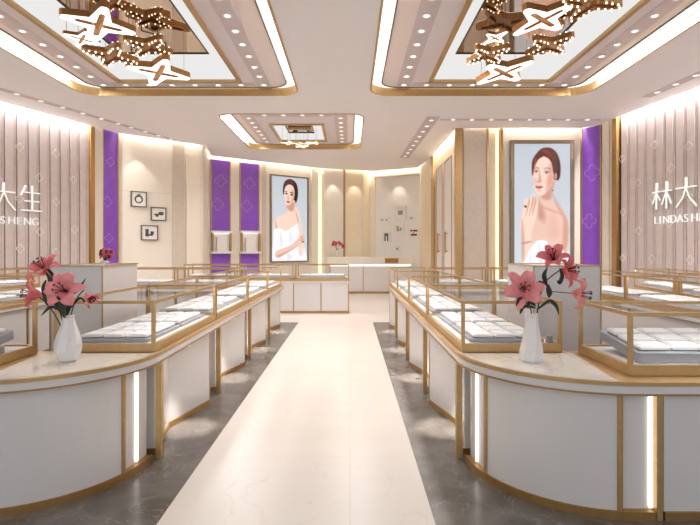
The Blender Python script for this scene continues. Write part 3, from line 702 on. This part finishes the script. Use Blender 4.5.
for s in (-1, 1):
    # aisle cabinets with a folded front
    for i in range(4):
        y0 = YA+.06+i*1.62; c = (U(s, 1.5), y0, 0)
        th = thing('counter_cabinet', 'white folded-front cabinet with gold post, %s from the front, %s of the aisle' % (ordn[i], SD[s]), 'cabinet', c)
        poly = [(1.15, y0+.08), (1.25, y0+.62), (1.085, y0+1.26), (1.085, y0+1.275), (1.24, y0+1.30), (1.24, y0+1.62), (1.84, y0+1.62), (1.84, y0+.0), (1.22, y0), (1.22, y0+.07)]
        pl = [(U(s, a), b) for a, b in poly]
        local(MB().prism(pl, .05, CT), c).build('body', 'white', th)
        p2 = [(U(s, a-.012 if a < 1.3 else a), b) for a, b in poly]
        local(MB().prism(p2, .003, .05), c).build('plinth', 'gold_dark', th)
        a, b = sorted((U(s, 1.075), U(s, 1.118))); local(MB().box(a, b, y0+.005, y0+.055, .003, CT), c).build('post', 'gold', th, .004)
        a, b = sorted((U(s, 1.235), U(s, 1.24))); local(MB().box(a, b, y0+1.44, y0+1.49, .06, CT-.01), c).build('led_strip', 'led', th)
        e = MB(); e.box(*sorted((U(s, 1.08), U(s, 1.09))), y0+1.262, y0+1.278, .05, CT); local(e, c).build('edge_trim', 'gold', th)
        spot('cabinet_downlight', (U(s, 1.075), y0+.62, CT-.03), 60, 46, .8, (1, .97, .92), .03)
        local(MB().lathe([(.022, 0), (.022, -.008)], 14, (U(s, 1.085), y0+.62, CT)), c).build('lamp', 'lens', th)
    # curved corner cabinet
    cx, cy, rx, ry = U(s, 1.93), 3.54, .79, .775
    q = quarter(cx, cy, rx, ry, s, 24); c = (U(s, 1.7), 3.2, 0)
    th = thing('corner_cabinet', 'large white curved corner cabinet at the near end of the %s counter' % SD[s], 'cabinet', c)
    cut0, cut1 = 6, 22          # curved panel between these steps
    body = quarter(cx, cy, rx-.03, ry-.03, s, 24)+[(U(s, 2.02), cy-ry+.03), (U(s, 2.02), cy-.02), (U(s, 1.22), cy-.02)]
    local(MB().prism(body, .05, CT), c).build('body', 'white', th)
    inner = quarter(cx, cy, rx-.029, ry-.029, s, 24)
    pan = q[cut0:cut1+1]+inner[cut0:cut1+1][::-1]
    local(MB().prism(pan, .05, CT), c).build('curved_panel', 'white', th, 0, True if False else False)
    pl = quarter(cx, cy, rx+.012, ry+.012, s, 24)+[(U(s, 2.02), cy-ry-.012), (U(s, 2.02), cy-.02), (U(s, 1.14), cy-.02)]
    local(MB().prism(pl, .003, .05), c).build('plinth', 'gold_dark', th)
    for k in (cut0, cut1):
        local(MB().tube([(*q[k], .05), (*q[k], CT)], .016, 8), c).build('divider', 'gold', th)
    lp = quarter(cx, cy, rx-.024, ry-.024, s, 24)
    for P0, nm in ((lp[3], 'side'), ((U(s, 2.009), cy-ry+.024), 'front')):
        local(MB().box(P0[0]-.009, P0[0]+.009, P0[1]-.009, P0[1]+.009, .06, CT-.01), c).build('led_strip', 'led', th)
    # front row cabinets
    for i in range(2):
        u0 = 2.02+i*1.46; u1 = u0+1.46; c = (U(s, (u0+u1)/2), 3.2, 0)
        th = thing('counter_cabinet', 'white flat-front cabinet %s of the %s counter front row' % (('next to the curved corner', 'at the outer end')[i], SD[s]), 'cabinet', c)
        a, b = sorted((U(s, u0+.05), U(s, u1))); local(MB().box(a, b, 2.765, 3.5, .05, CT), c).build('body', 'white', th)
        local(MB().box(a, b, 2.752, 3.5, .003, .05), c).build('plinth', 'gold_dark', th)
        a, b = sorted((U(s, u0+.003), U(s, u0+.036))); local(MB().box(a, b, 2.745, 3.5, .003, CT), c).build('post', 'gold', th, .004)
    for i in range(4):
        y0 = YA+.02+i*1.63; c = (U(s, 4.5), y0, 0)
        th = thing('counter_cabinet', 'white flat cabinet, %s from the front, outer row of %s island' % (ordn[i], SD[s]), 'cabinet', c)
        a, b = sorted((U(s, 4.17), U(s, 4.9))); local(MB().box(a, b, y0+.03, y0+1.62, .05, CT), c).build('body', 'white', th)
        local(MB().box(a, b, y0+.03, y0+1.62, .003, .05), c).build('plinth', 'gold_dark', th)
        a, b = sorted((U(s, 4.155), U(s, 4.9))); local(MB().box(a, b, y0, y0+.03, .003, CT), c).build('post', 'gold', th)
    for i in range(2):
        u0 = 1.88+i*1.14; c = (U(s, u0+.57), 9.6, 0)
        th = thing('counter_cabinet', 'white flat cabinet %s the aisle in the far row of the %s island' % (('next to', 'further from')[i], SD[s]), 'cabinet', c)
        a, b = sorted((U(s, u0+.03), U(s, u0+1.13))); local(MB().box(a, b, 9.36, 10.04, .05, CT), c).build('body', 'white', th)
        local(MB().box(a, b, 9.35, 10.04, .003, .05), c).build('plinth', 'gold_dark', th)
        a, b = sorted((U(s, u0), U(s, u0+.03))); local(MB().box(a, b, 9.345, 10.04, .003, CT), c).build('post', 'gold', th)
# ------------------------------------------------------------------ glass display cases
protos = {}
PW, PL = .13, .19
def make_case(w, l, tilt):
    th = thing('glass_display_case', 'glass case', 'display case'); T = .368; g = .024
    x, y = w/2, l/2
    fr = MB(); n = .03
    fr.box(-x, x, -y, -y+n, 0, .06).box(-x, x, y-n, y, 0, .06).box(-x, -x+n, -y+n, y-n, 0, .06).box(x-n, x, -y+n, y-n, 0, .06)
    fr.build('base_frame', 'gold', th)
    MB().box(-x+n, x-n, -y+n, y-n, .002, .05).build('base_board', 'white_matt', th)
    for a in (-1, 1):
        for b in (-1, 1):
            x0, x1 = sorted((a*x, a*(x-g))); y0, y1 = sorted((b*y, b*(y-g)))
            MB().box(x0, x1, y0, y1, .06, T-.022).build('post', 'gold', th)
    r = MB(); r.box(-x, x, -y, -y+g, T-.022, T).box(-x, x, y-g, y, T-.022, T).box(-x, -x+g, -y+g, y-g, T-.022, T).box(x-g, x, -y+g, y-g, T-.022, T)
    r.build('top_rail', 'gold', th)
    k = .006
    for a in (-1, 1):
        MB().box(*sorted((a*(x-.010), a*(x-.016))), -y+g, y-g, .06, T-.022).build('glass_pane', 'glass', th)
        MB().box(-x+g, x-g, *sorted((a*(y-.010), a*(y-.016))), .06, T-.022).build('glass_pane', 'glass', th)
    MB().box(-x+g, x-g, -y+g, y-g, T-.012, T-.005).build('glass_top', 'glass', th)
    MB().box(-x+g+.003, -x+g+.018, -y+.05, y-.05, T-.021, T-.0125).build('led_strip', 'led', th)
    return th
ntrays = [0]
rest_pads = []
def case(name_label, short, c, w, l, rz, pads=True, tilt=0, nt=1, tray_label=None, lamp=True, sidelamp=-1, thick=.055):
    """long axis is local Y; stands at c"""
    key = (w, l)
    if key not in protos:
        protos[key] = make_case(w, l, 0); o = protos[key]; o.location = c; o.rotation_euler = (0, 0, rz); o['label'] = name_label
    else: o = dup(protos[key], c, rz, name_label)
    Rz = Matrix.Rotation(rz, 4, 'Z')
    if lamp:
        a = area('case_lamp', Vector(c)+Rz@Vector((-w/2+.034, 0, .336)), (Rz@Matrix.Rotation(.35, 4, 'Y')).to_euler(), .012, l-.12, 1.5*l*K_CASE, (1, .97, .94))
    if not pads: return
    tw, tl = w-.17, (l-.17)/nt-.03
    for k in range(nt):
        yc = (-(nt-1)/2+k)*(tl+.03)
        R = Rz@Matrix.Rotation(tilt, 4, 'Y')
        z = .052+abs(math.sin(tilt))*tw/2+.002
        tk = (tw, round(tl, 3), thick)
        loc = Vector(c)+Rz@Vector((0, yc, z))
        if tk not in protos:
            poly = rrect(-tw/2, tw/2, -tl/2, tl/2, .02, 2); protos[tk] = MB().prism(poly, 0, thick).mesh('jewellery_tray', 'tray')
        t = bpy.data.objects.new('jewellery_tray', protos[tk]); COL.objects.link(t); t.location = loc; t.rotation_euler = R.to_euler()
        half = '' if nt == 1 else ('near half of ', 'far half of ')[k if abs(rz) < 1 else 1-k]
        tag(t, 'grey jewellery tray in %s%s' % (half, short), 'tray')
        nx = 3; ny = max(3, int(tl/.2)); rr = random.Random(int(abs(c[0])*100+c[1]*10)+k); pw = (tw-.05)/nx; plh = (tl-.05)/ny
        for a in range(nx):
            for b in range(ny):
                pk = ('pad', round(pw, 3), round(plh, 3))
                if pk not in protos:
                    q = MB(); q.prism(rrect(-pw/2+.009, pw/2-.009, -plh/2+.008, plh/2-.008, .008, 2), 0, .016)
                    q.prism(rrect(-pw/2+.02, pw/2-.02, -plh/2+.02, plh/2-.02, .008, 2), .016, .022)
                    protos[pk] = q.mesh('jewellery_pad', 'pad')
                lp = Vector(((a-(nx-1)/2)*pw, (b-(ny-1)/2)*plh, thick+.0005))
                R4 = R.copy(); pl_ = loc+(R4@lp)+Vector((0, 0, .006)); pe_ = (R4@Matrix.Rotation(rr.uniform(-.03, .03), 4, 'Z')@Matrix.Rotation(rr.uniform(0, .05), 4, 'Y')).to_euler()
                if pads == 'rest': rest_pads.append((protos[pk], pl_, pe_)); continue
                p = bpy.data.objects.new('jewellery_pad', protos[pk]); COL.objects.link(p); p.location = pl_; p.rotation_euler = pe_
                tag(p, 'white jewellery pad in %s%s' % (half, short), 'jewellery pad', 'pads in %s%s' % (half, short))
for s in (-1, 1):
    for i in range(4):
        case('glass display case, %s from the front on the %s side of the aisle' % (ordn[i], SD[s]), '%s %s aisle case from the front' % (ordn[i], SD[s]), (U(s, 1.46), YA+.81+i*1.63, Hc0+.0005), .72, 1.6, 0 if s > 0 else PI, nt=2 if i < 2 else 1, thick=.022)
    case('glass display case at the front of the %s island beside the vase' % SD[s], 'front case beside the %s vase' % SD[s], (U(s, 2.66), 3.18, Hc0+.0005), .64, 1.46, PI/2, tilt=-.14 if s > 0 else -.14, thick=.06)
    case('glass display case at the outer front corner of the %s island' % SD[s], '%s outer corner case' % SD[s], (U(s, 4.16), 3.18, Hc0+.0005), .64, 1.46, PI/2, pads=False, lamp=False)
    for i in range(3):
        case('glass display case %s from the front on the outer row of the %s island' % (ordn[i], SD[s]), '%s %s outer-row case from the front' % (ordn[i], SD[s]), (U(s, 4.53), 4.45+i*1.63, Hc0+.0005), .72, 1.6, 0 if s > 0 else PI, pads=i > 0 and 'rest', lamp=i > 0, thick=.03)
    for i in range(2):
        case('glass display case %s the aisle on the far row of the %s island' % (('nearer', 'further from')[i], SD[s]), '%s far-row case %s the aisle' % (SD[s], ('nearer', 'further from')[i]), (U(s, 2.46+i*1.16), 9.72, Hc0+.0005), .64, 1.12, PI/2, thick=.045)
# side wall counters and far counter
def straight(nm, lab, c, w, l, rz, ncase, caselab, pads=True):
    th = thing(nm, lab, 'counter', c, rz)
    x, y = w/2, l/2
    MB().box(-x+.03, x-.03, -y+.03, y-.03, .05, CT).build('body', 'white', th); MB().box(-x+.02, x-.02, -y+.02, y-.02, .003, .05).build('plinth', 'gold_dark', th)
    MB().box(-x, x, -y, y, CT, Hc0).build('worktop', 'white', th); MB().strip([(-x, -y), (x, -y), (x, y), (-x, y)], .012, .02, Hc0-.022).build('edge_trim', 'gold', th)
    n = ncase*2
    for k in range(n+1):
        yy = -y+.04+(l-.08)*k/n
        for sx in (-1, 1): MB().box(*sorted((sx*(x-.035), sx*(x-.02))), yy-.012, yy+.012, .05, CT).build('divider', 'gold', th)
    MB().box(-x+.022, -x+.03, y-l/n-.06, y-l/n-.03, .06, CT-.01).build('led_strip', 'led', th)
    Rz = Matrix.Rotation(rz, 4, 'Z')
    for k in range(ncase):
        q = Vector(c)+Rz@Vector((0, -y+l*(k+.5)/ncase, Hc0+.0005))
        case(caselab % ordn[k], (caselab % ordn[k]).replace('glass display case, ', '').replace(' on ', ' case on ').replace('from the right ', 'from right ').replace('from the rear ', 'from rear ').replace('from the camera ', 'near-to-far '), tuple(q), w-.08, round(l/ncase-.04, 3), rz, pads=pads, thick=.045)
straight('wall_counter', 'white wall counter below the sign on the right ribbed wall', (5.45, 7.6, 0), .7, 3.6, -.172, 2, 'glass display case, %s from the camera on the right wall counter', 'rest')
straight('wall_counter', 'white wall counter below the sign on the left ribbed wall', (-7.05, 8.1, 0), .7, 3.6, -.382+PI, 2, 'glass display case, %s from the rear on the left wall counter', 'rest')
straight('far_counter', 'white counter with gold edging across the far end of the aisle', (-2.0, 12.05, 0), .75, 4.0, -PI/2+PI, 3, 'glass display case, %s from the right on the far counter')
mb = MB()
for me, l_, e_ in rest_pads:
    n0 = len(mb.v); mt = e_.to_matrix()
    mb.v += [tuple(l_+mt@v.co) for v in me.vertices]; mb.f += [tuple(n0+k for k in p.vertices) for p in me.polygons]
o = mb.build('distant_jewellery_pad', 'pad'); o['kind'] = 'stuff'; tag(o, 'white jewellery pads in the cases of the outer rows and side wall counters', 'jewellery pad')
# white bollard lights beside the far counter and tall pedestals ----------------
for s in (-1, 1):
    a, b = sorted((U(s, 2.02), U(s, 2.66 if s > 0 else 2.52))); c = ((a+b)/2, 4.98, 0)
    th = thing('tall_pedestal', 'tall white box cabinet with gold edges inside the %s counter island' % SD[s], 'cabinet', c)
    local(MB().box(a+.01, b-.01, 4.605, 5.36, .003, 1.37), c).build('body', 'white', th)
    e = MB(); e.strip([(a+.005, 4.60), (b-.005, 4.60), (b-.005, 5.365), (a+.005, 5.365)], .014, .012, 1.365); local(e, c).build('top_trim', 'gold', th)
    for X in (a+.004, b-.004): local(MB().box(X-.005, X+.005, 4.594, 4.605, .003, 1.365), c).build('edge_trim', 'gold', th)
# reception desk
c = (.7, 17.2, 0); th = thing('reception_desk', 'pale reception desk with lit ledge in front of the back wall', 'desk', c)
local(MB().box(-.7, 2.14, 16.95, 17.5, .06, .93), c).build('body', 'white', th); local(MB().box(-.72, 2.16, 16.9, 17.52, .003, .06), c).build('plinth', 'gold_dark', th)
local(MB().box(-.8, 2.16, 16.82, 17.5, 1.0, 1.25), c).build('top_band', 'cream', th, .005); local(MB().box(-.7, 2.1, 16.93, 17.5, .95, .99), c).build('led_strip', 'led', th)
for X in (-.69, .46, 1.55): local(MB().box(X-.012, X+.012, 16.93, 16.955, .06, .93), c).build('divider', 'gold', th)
local(MB().box(1.2, 1.66, 16.795, 16.822, 1.05, 1.21), c).build('name_plate', 'bronze', th)
# ------------------------------------------------------------------ vases and lilies
def vase(prof, loc, n, tw, label, r2=1.0):
    o = MB().lathe(prof, n, (0, 0, 0), tw, r2).build('flower_vase', 'vase', None, .003); o.location = loc; return tag(o, label, 'vase')
VL = Vector((-1.862, 3.24, Hc0+.0005)); VR = Vector((1.20, 3.24, Hc0+.0005))
vase([(.050, 0), (.062, .01), (.084, .07), (.086, .11), (.072, .17), (.048, .235), (.036, .28), (.040, .305)], VL, 9, .5, 'white faceted pear-shaped vase on the left counter corner')
vase([(.080, 0), (.084, .01), (.076, .08), (.060, .16), (.046, .24), (.040, .29), (.046, .315)], VR, 7, .9, 'white twisted flared vase on the right counter corner', .85)
def petal(mb, R, c, L, wd, curl, open_, n=7):
    # local: grows along +Z of the bloom then flares outwards
    b = len(mb.v); rows = []
    for j in range(n+1):
        t = j/n; ang = open_*t**.8+curl*max(0, t-.55)**1.3*2.2
        if j == 0: p = Vector((.006, 0, 0)); a0 = 0.25
        else: p = p+Vector((math.sin(a0+ang), 0, math.cos(a0+ang)))*(L/n)
        w = wd*math.sin(PI*min(1, (t*.92+.06)))**.75*(1 if t < .95 else .45)
        nrm = Vector((-math.cos(a0+ang), 0, math.sin(a0+ang)))
        for k in (-1, -.5, 0, .5, 1):
            rows.append(p+Vector((0, k*w, 0))+nrm*(.16*w*(k*k)+.10*w*math.sin(j*1.9+k*3)*abs(k)))
    for v in rows: mb.v.append(tuple(c+R@v))
    for j in range(n):
        for k in range(4): a = b+j*5+k; mb.f.append((a, a+1, a+6, a+5))
brnd = random.Random(11)
def bloom(par, c, direction, size, m='petal', roll=0, openk=1.0):
    d = Vector(direction).normalized(); Q = d.to_track_quat('Z', 'Y').to_matrix()
    base = Vector(c)-d*size*.35; first = None
    for k in range(6):
        R = Q@Matrix.Rotation(roll+k*PI/3, 3, 'Z'); mb = MB(); inner = k % 2
        R = R@Matrix.Rotation(brnd.uniform(-.14, .14), 3, 'Z'); petal(mb, R, base+d*(.004 if inner else 0), size*brnd.uniform(.92, 1.12), size*(.29 if inner else .21), brnd.uniform(1.1, 1.9)*openk, (1.0 if inner else 1.15)*openk*brnd.uniform(.85, 1.1))
        o = mb.build('petal', m, par if first is None else first, 0, True)
        if first is None: first = o
        so = o.modifiers.new('thick', 'SOLIDIFY'); so.thickness = .003
    mb = MB()
    for k in range(6):
        a = k*PI/3+.4; R = Q@Matrix.Rotation(a, 3, 'Z')
        p = [base+R@Vector((.004+.02*t*size/.12*t, 0, t*size*.8)) for t in (0, .4, .75, 1)]
        mb.tube(p, .0022, 5); mb.obox(p[-1], R@Vector((0, 1, 0)), R@Vector((1, 0, 0)), R@Vector((0, 0, 1)), .008, .003, .003)
    mb.build('stamens', 'stamen', first); return first, base
def leaf(par, pts, wd):
    pts = [Vector(p) for p in pts]; mb = MB(); n = len(pts)
    k = 6; path = []
    for j in range(n-1):
        for t in range(k): path.append(pts[j].lerp(pts[j+1], t/k))
    path.append(pts[-1]); 
    for _ in range(3): path = [path[0]]+[(path[i-1]+path[i]*2+path[i+1])/4 for i in range(1, len(path)-1)]+[path[-1]]
    N = len(path)
    for j, p in enumerate(path):
        t = j/(N-1); w = wd*1.45*math.sin(PI*min(1, .08+t*.9))**.8; d = (path[min(j+1, N-1)]-path[max(j-1, 0)]).normalized()
        sd = d.cross(Vector((0, 1, .3))).normalized(); up = sd.cross(d)
        mb.v += [tuple(p-sd*w+up*w*.3), tuple(p), tuple(p+sd*w+up*w*.3)]
    for j in range(N-1):
        for q in (0, 1): a = 3*j+q; mb.f.append((a, a+1, a+4, a+3))
    o = mb.build('leaf', 'leaf', par, 0, True); so = o.modifiers.new('thick', 'SOLIDIFY'); so.thickness = .003; return o
def curve(a, b, c_, n=10):
    a, b, c_ = Vector(a), Vector(b), Vector(c_); return [a*(1-t)**2+b*2*t*(1-t)+c_*t*t for t in [i/n for i in range(n+1)]]
def lily(origin, label, blooms, leaves, stems):
    th = thing('lily_branch', label, 'flowers', origin); O = Vector(origin)
    for (px, py, Y, d, size, m, roll, ok) in blooms:
        c = P(px, py, Y)-O; bloom(th, c, d, size*1.22, m, roll, ok)
    for pts, r in stems:
        q = [P(*p)-O for p in pts]
        qq = curve(q[0], q[1], q[2]) if len(q) == 3 else q
        MB().tube(qq, r, 6).build('stem', 'leaf', th, 0, True)
    for pts, wd in leaves: leaf(th, [P(*p)-O for p in pts], wd)
    return th
y = 3.24
lily(VL+Vector((0, 0, .10)), 'branch of coral pink lilies in the pear-shaped vase at left',
     [(44, 268, 3.26, (-.25, -.55, .75), .125, 'petal_dark', .3, .95), (33, 294, 3.24, (-.8, -.35, .1), .118, 'petal_dark', .2, .9), (63, 290, 3.14, (.1, -.93, .25), .135, 'petal', .0, 1.05), (89, 296, 3.2, (.65, -.3, -.55), .075, 'petal', .4, .35)],
     [([(63, 316, y), (52, 300, y), (50, 281, y), (46, 272, y)], .013), ([(46, 280, 3.2), (42, 288, 3.18), (45, 302, 3.16), (52, 310, 3.2)], .009), ([(64, 318, 3.2), (61, 306, 3.12), (57, 296, 3.1)], .016), ([(64, 318, y), (68, 308, 3.2), (66, 298, 3.2)], .013),
      ([(64, 312, 3.2), (50, 306, 3.16), (41, 316, 3.14)], .007), ([(66, 313, 3.22), (80, 296, 3.2), (90, 309, 3.18)], .006), ([(70, 296, 3.2), (78, 290, 3.2), (86, 278, 3.22)], .006), ([(46, 268, 3.24), (53, 276, 3.2), (50, 282, 3.2)], .010)],
     [([(67, 345, y), (64, 315, y), (45, 270, 3.27)], .0045), ([(67, 345, y), (58, 310, y), (38, 296, 3.25)], .004), ([(67, 345, y), (66, 310, y), (64, 296, 3.2)], .004), ([(67, 345, y), (70, 300, y), (84, 290, 3.22)], .004)])
lily(VR+Vector((0, 0, .10)), 'branch of coral pink lilies in the twisted vase at right',
     [(524, 288, 3.16, (-.25, -.93, .15), .135, 'petal', .2, 1.05), (553, 257, 3.26, (-.4, -.6, .6), .105, 'petal_dark', .1, .9), (568, 270, 3.26, (.5, -.6, .1), .112, 'petal_dark', .4, .9), (580, 294, 3.2, (.75, -.55, -.1), .118, 'petal', .1, 1.0)],
     [([(547, 286, y), (544, 276, 3.22), (547, 268, y)], .011), ([(548, 284, 3.22), (550, 292, 3.18), (549, 298, 3.18)], .014), ([(560, 268, 3.22), (563, 276, 3.18), (560, 284, 3.18), (557, 280, 3.2)], .010), ([(537, 310, y), (550, 300, 3.18), (557, 306, 3.16), (559, 315, 3.16)], .009),
      ([(536, 308, 3.2), (524, 306, 3.16), (520, 314, 3.14)], .010), ([(545, 284, 3.22), (539, 282, 3.18), (538, 287, 3.18)], .008), ([(528, 304, 3.16), (520, 298, 3.14), (516, 306, 3.12)], .009), ([(536, 306, 3.2), (530, 302, 3.17), (528, 308, 3.15)], .009)],
     [([(533, 345, y), (536, 308, y), (548, 264, 3.27)], .0045), ([(547, 280, y), (556, 272, y), (564, 268, 3.27)], .004), ([(546, 291, y), (558, 292, 3.22), (578, 294, 3.22)], .003), ([(533, 345, y), (534, 310, 3.2), (526, 296, 3.2)], .004)])
def bouquet(base, hv, spread_, n, size, label_v, label_f, m='petal_far', seed=1):
    v = MB().lathe([(.035, 0), (.05, hv*.4), (.03, hv*.85), (.035, hv)], 12).build('small_vase', 'vase', None, 0, True); v.location = base; tag(v, label_v, 'vase')
    th = thing('small_bouquet', label_f, 'flowers', Vector(base)+Vector((0, 0, hv*.3))); r = random.Random(seed)
    for i in range(n):
        a = 2*PI*i/n+r.uniform(-.3, .3); rr = spread_*(.25+.75*r.random()); p = Vector((rr*math.cos(a), rr*math.sin(a)*.6, hv*.7+spread_*(.5+.9*r.random())))
        bl, b0 = bloom(th, p, (math.cos(a)*.7, -.6, .5), size, m, r.random(), .9)
        MB().tube([(0, 0, 0), (0, 0, hv*.7), tuple(p)], .004, 5).build('stem', 'leaf', th)
bouquet((-.46, 17.1, 1.2505), .24, .22, 7, .13, 'small white vase on the reception desk', 'small bunch of dark pink flowers on the reception desk', seed=2)
bouquet((U(-1, 2.30), 5.2, 1.3775), .03, .07, 6, .055, 'very low vase on the tall white cabinet at left', 'small pink flowers on top of the tall white cabinet at left', seed=5)
# little tag holders inside front cases
for s, (X, Y_) in ((1, (1.462, 3.60)), (-1, (-2.288, 3.2))):
    o = MB().box(-.02, .02, -.02, .02, 0, .055).build('tag_holder', 'skin_pr', None, .004); o.location = (X, Y_, Hc0+.052)
    tag(o, 'small grey block holder standing inside the %s' % ('case behind the right vase' if s > 0 else 'case at the left image edge'), 'holder')
# ------------------------------------------------------------------ star pendants
def star_outline(r, ri, n=4, rot=0, k=5):
    pts = []
    for i in range(n):
        a = rot+2*PI*i/n; tip = .13*r
        for q in range(k+1):
            aa = a-PI/2+PI*q/k; pts.append((math.cos(a)*(r-tip)+tip*math.cos(aa), math.sin(a)*(r-tip)+tip*math.sin(aa)))
        b = a+PI/n; pts.append((ri*math.cos(b), ri*math.sin(b)))
    return pts
def star(loc, r, rot, kind, label, tiltx=0, tilty=0):
    th = thing('star_pendant', label, 'pendant lamp', loc); th.rotation_euler = (tiltx, tilty, rot)
    h = r*.19; o = star_outline(r, r*.42); i1 = star_outline(r*.80, r*.24)
    MB().prism(o, 0, h, [i1]).build('star_frame', 'bronze', th)
    if kind == 'glow':
        o2 = star_outline(r*.985, r*.405); i2 = star_outline(r*.62, r*.13)
        MB().prism(o2, -.006, -.001, [i2]).build('light_face', 'star', th); MB().prism(star_outline(r*.80, r*.25), h*.45, h*.55).build('inner_star', 'bronze', th)
    else:
        MB().prism(star_outline(r*.79, r*.235), h*.4, h*.5).build('inner_star', 'bronze', th)
        nb = 0
        for i in range(4):
            for q in (.35, .56, .77, .93):
                a = 2*PI*i/4
                for sd in ((-1, 1) if q < .9 else (0,)):
                    x = math.cos(a)*r*q-math.sin(a)*sd*r*.12*(1.25-q*.5)*1.3; y_ = math.sin(a)*r*q+math.cos(a)*sd*r*.12*(1.25-q*.5)*1.3
                    MB().ball((x, y_, -.010), .013, 8, 4).build('bulb', 'bulb', th); MB().ball((x*.99, y_*.99, h+.011), .011, 8, 4).build('bulb', 'bulb', th)
    top = CEIL+.235-loc[2]
    inv = (Euler((tiltx, tilty, rot)).to_matrix()).inverted()
    for i in range(4):
        a = 2*PI*i/4; p = Vector((math.cos(a)*r*.8, math.sin(a)*r*.8, h)); up = inv@Vector((0, 0, top-h-.02))
        MB().tube([tuple(p), tuple(p+up)], .003, 4).build('wire', 'wire', th)
stars = [(99, 25, 6.2, .44, .62, 'glow', 'largest glowing star pendant in the left ceiling coffer'), (82, 39, 6.55, .23, .75, 'glow', 'small glowing star pendant at the left of the left coffer'),
         (111, 57, 7.0, .38, .7, 'bulb', 'bulb-studded star pendant low on the wall side of the left coffer'), (149, 48, 7.1, .37, .85, 'bulb', 'bulb-studded star pendant at the right in the left coffer'),
         (159, 73, 7.6, .48, .6, 'glow', 'glowing star pendant hanging lowest at the far end of the left coffer'),
         (543, 20, 6.1, .42, .7, 'glow', 'largest glowing star pendant in the right ceiling coffer'), (495, 38, 6.5, .19, .7, 'glow', 'small glowing star pendant at the left in the right coffer'),
         (488, 56, 7.0, .34, .8, 'bulb', 'bulb-studded star pendant on the aisle side of the right coffer'), (549, 47, 7.1, .38, .65, 'bulb', 'bulb-studded star pendant at the right in the right coffer'),
         (504, 73, 7.6, .48, .78, 'glow', 'glowing star pendant hanging lowest at the far end of the right coffer'), (592, 4, 5.75, .40, .2, 'bulb', 'bulb-studded star pendant nearest the camera in the right coffer')]
for px, py, Y, r, rot, kind, lab in stars: star(P(px, py, Y), r, rot, kind, lab, -.13 if kind == 'glow' else -.06, 0)
for k, (px, py, r, lab) in enumerate(((289, 140, .22, 'left'), (302, 143, .17, 'middle'), (312, 140, .2, 'right'))):
    star(P(px, py+3, 12.7), r, .3+k, 'bulb' if k % 2 else 'glow', '%s of the tiny star pendants in the far ceiling coffer' % lab)
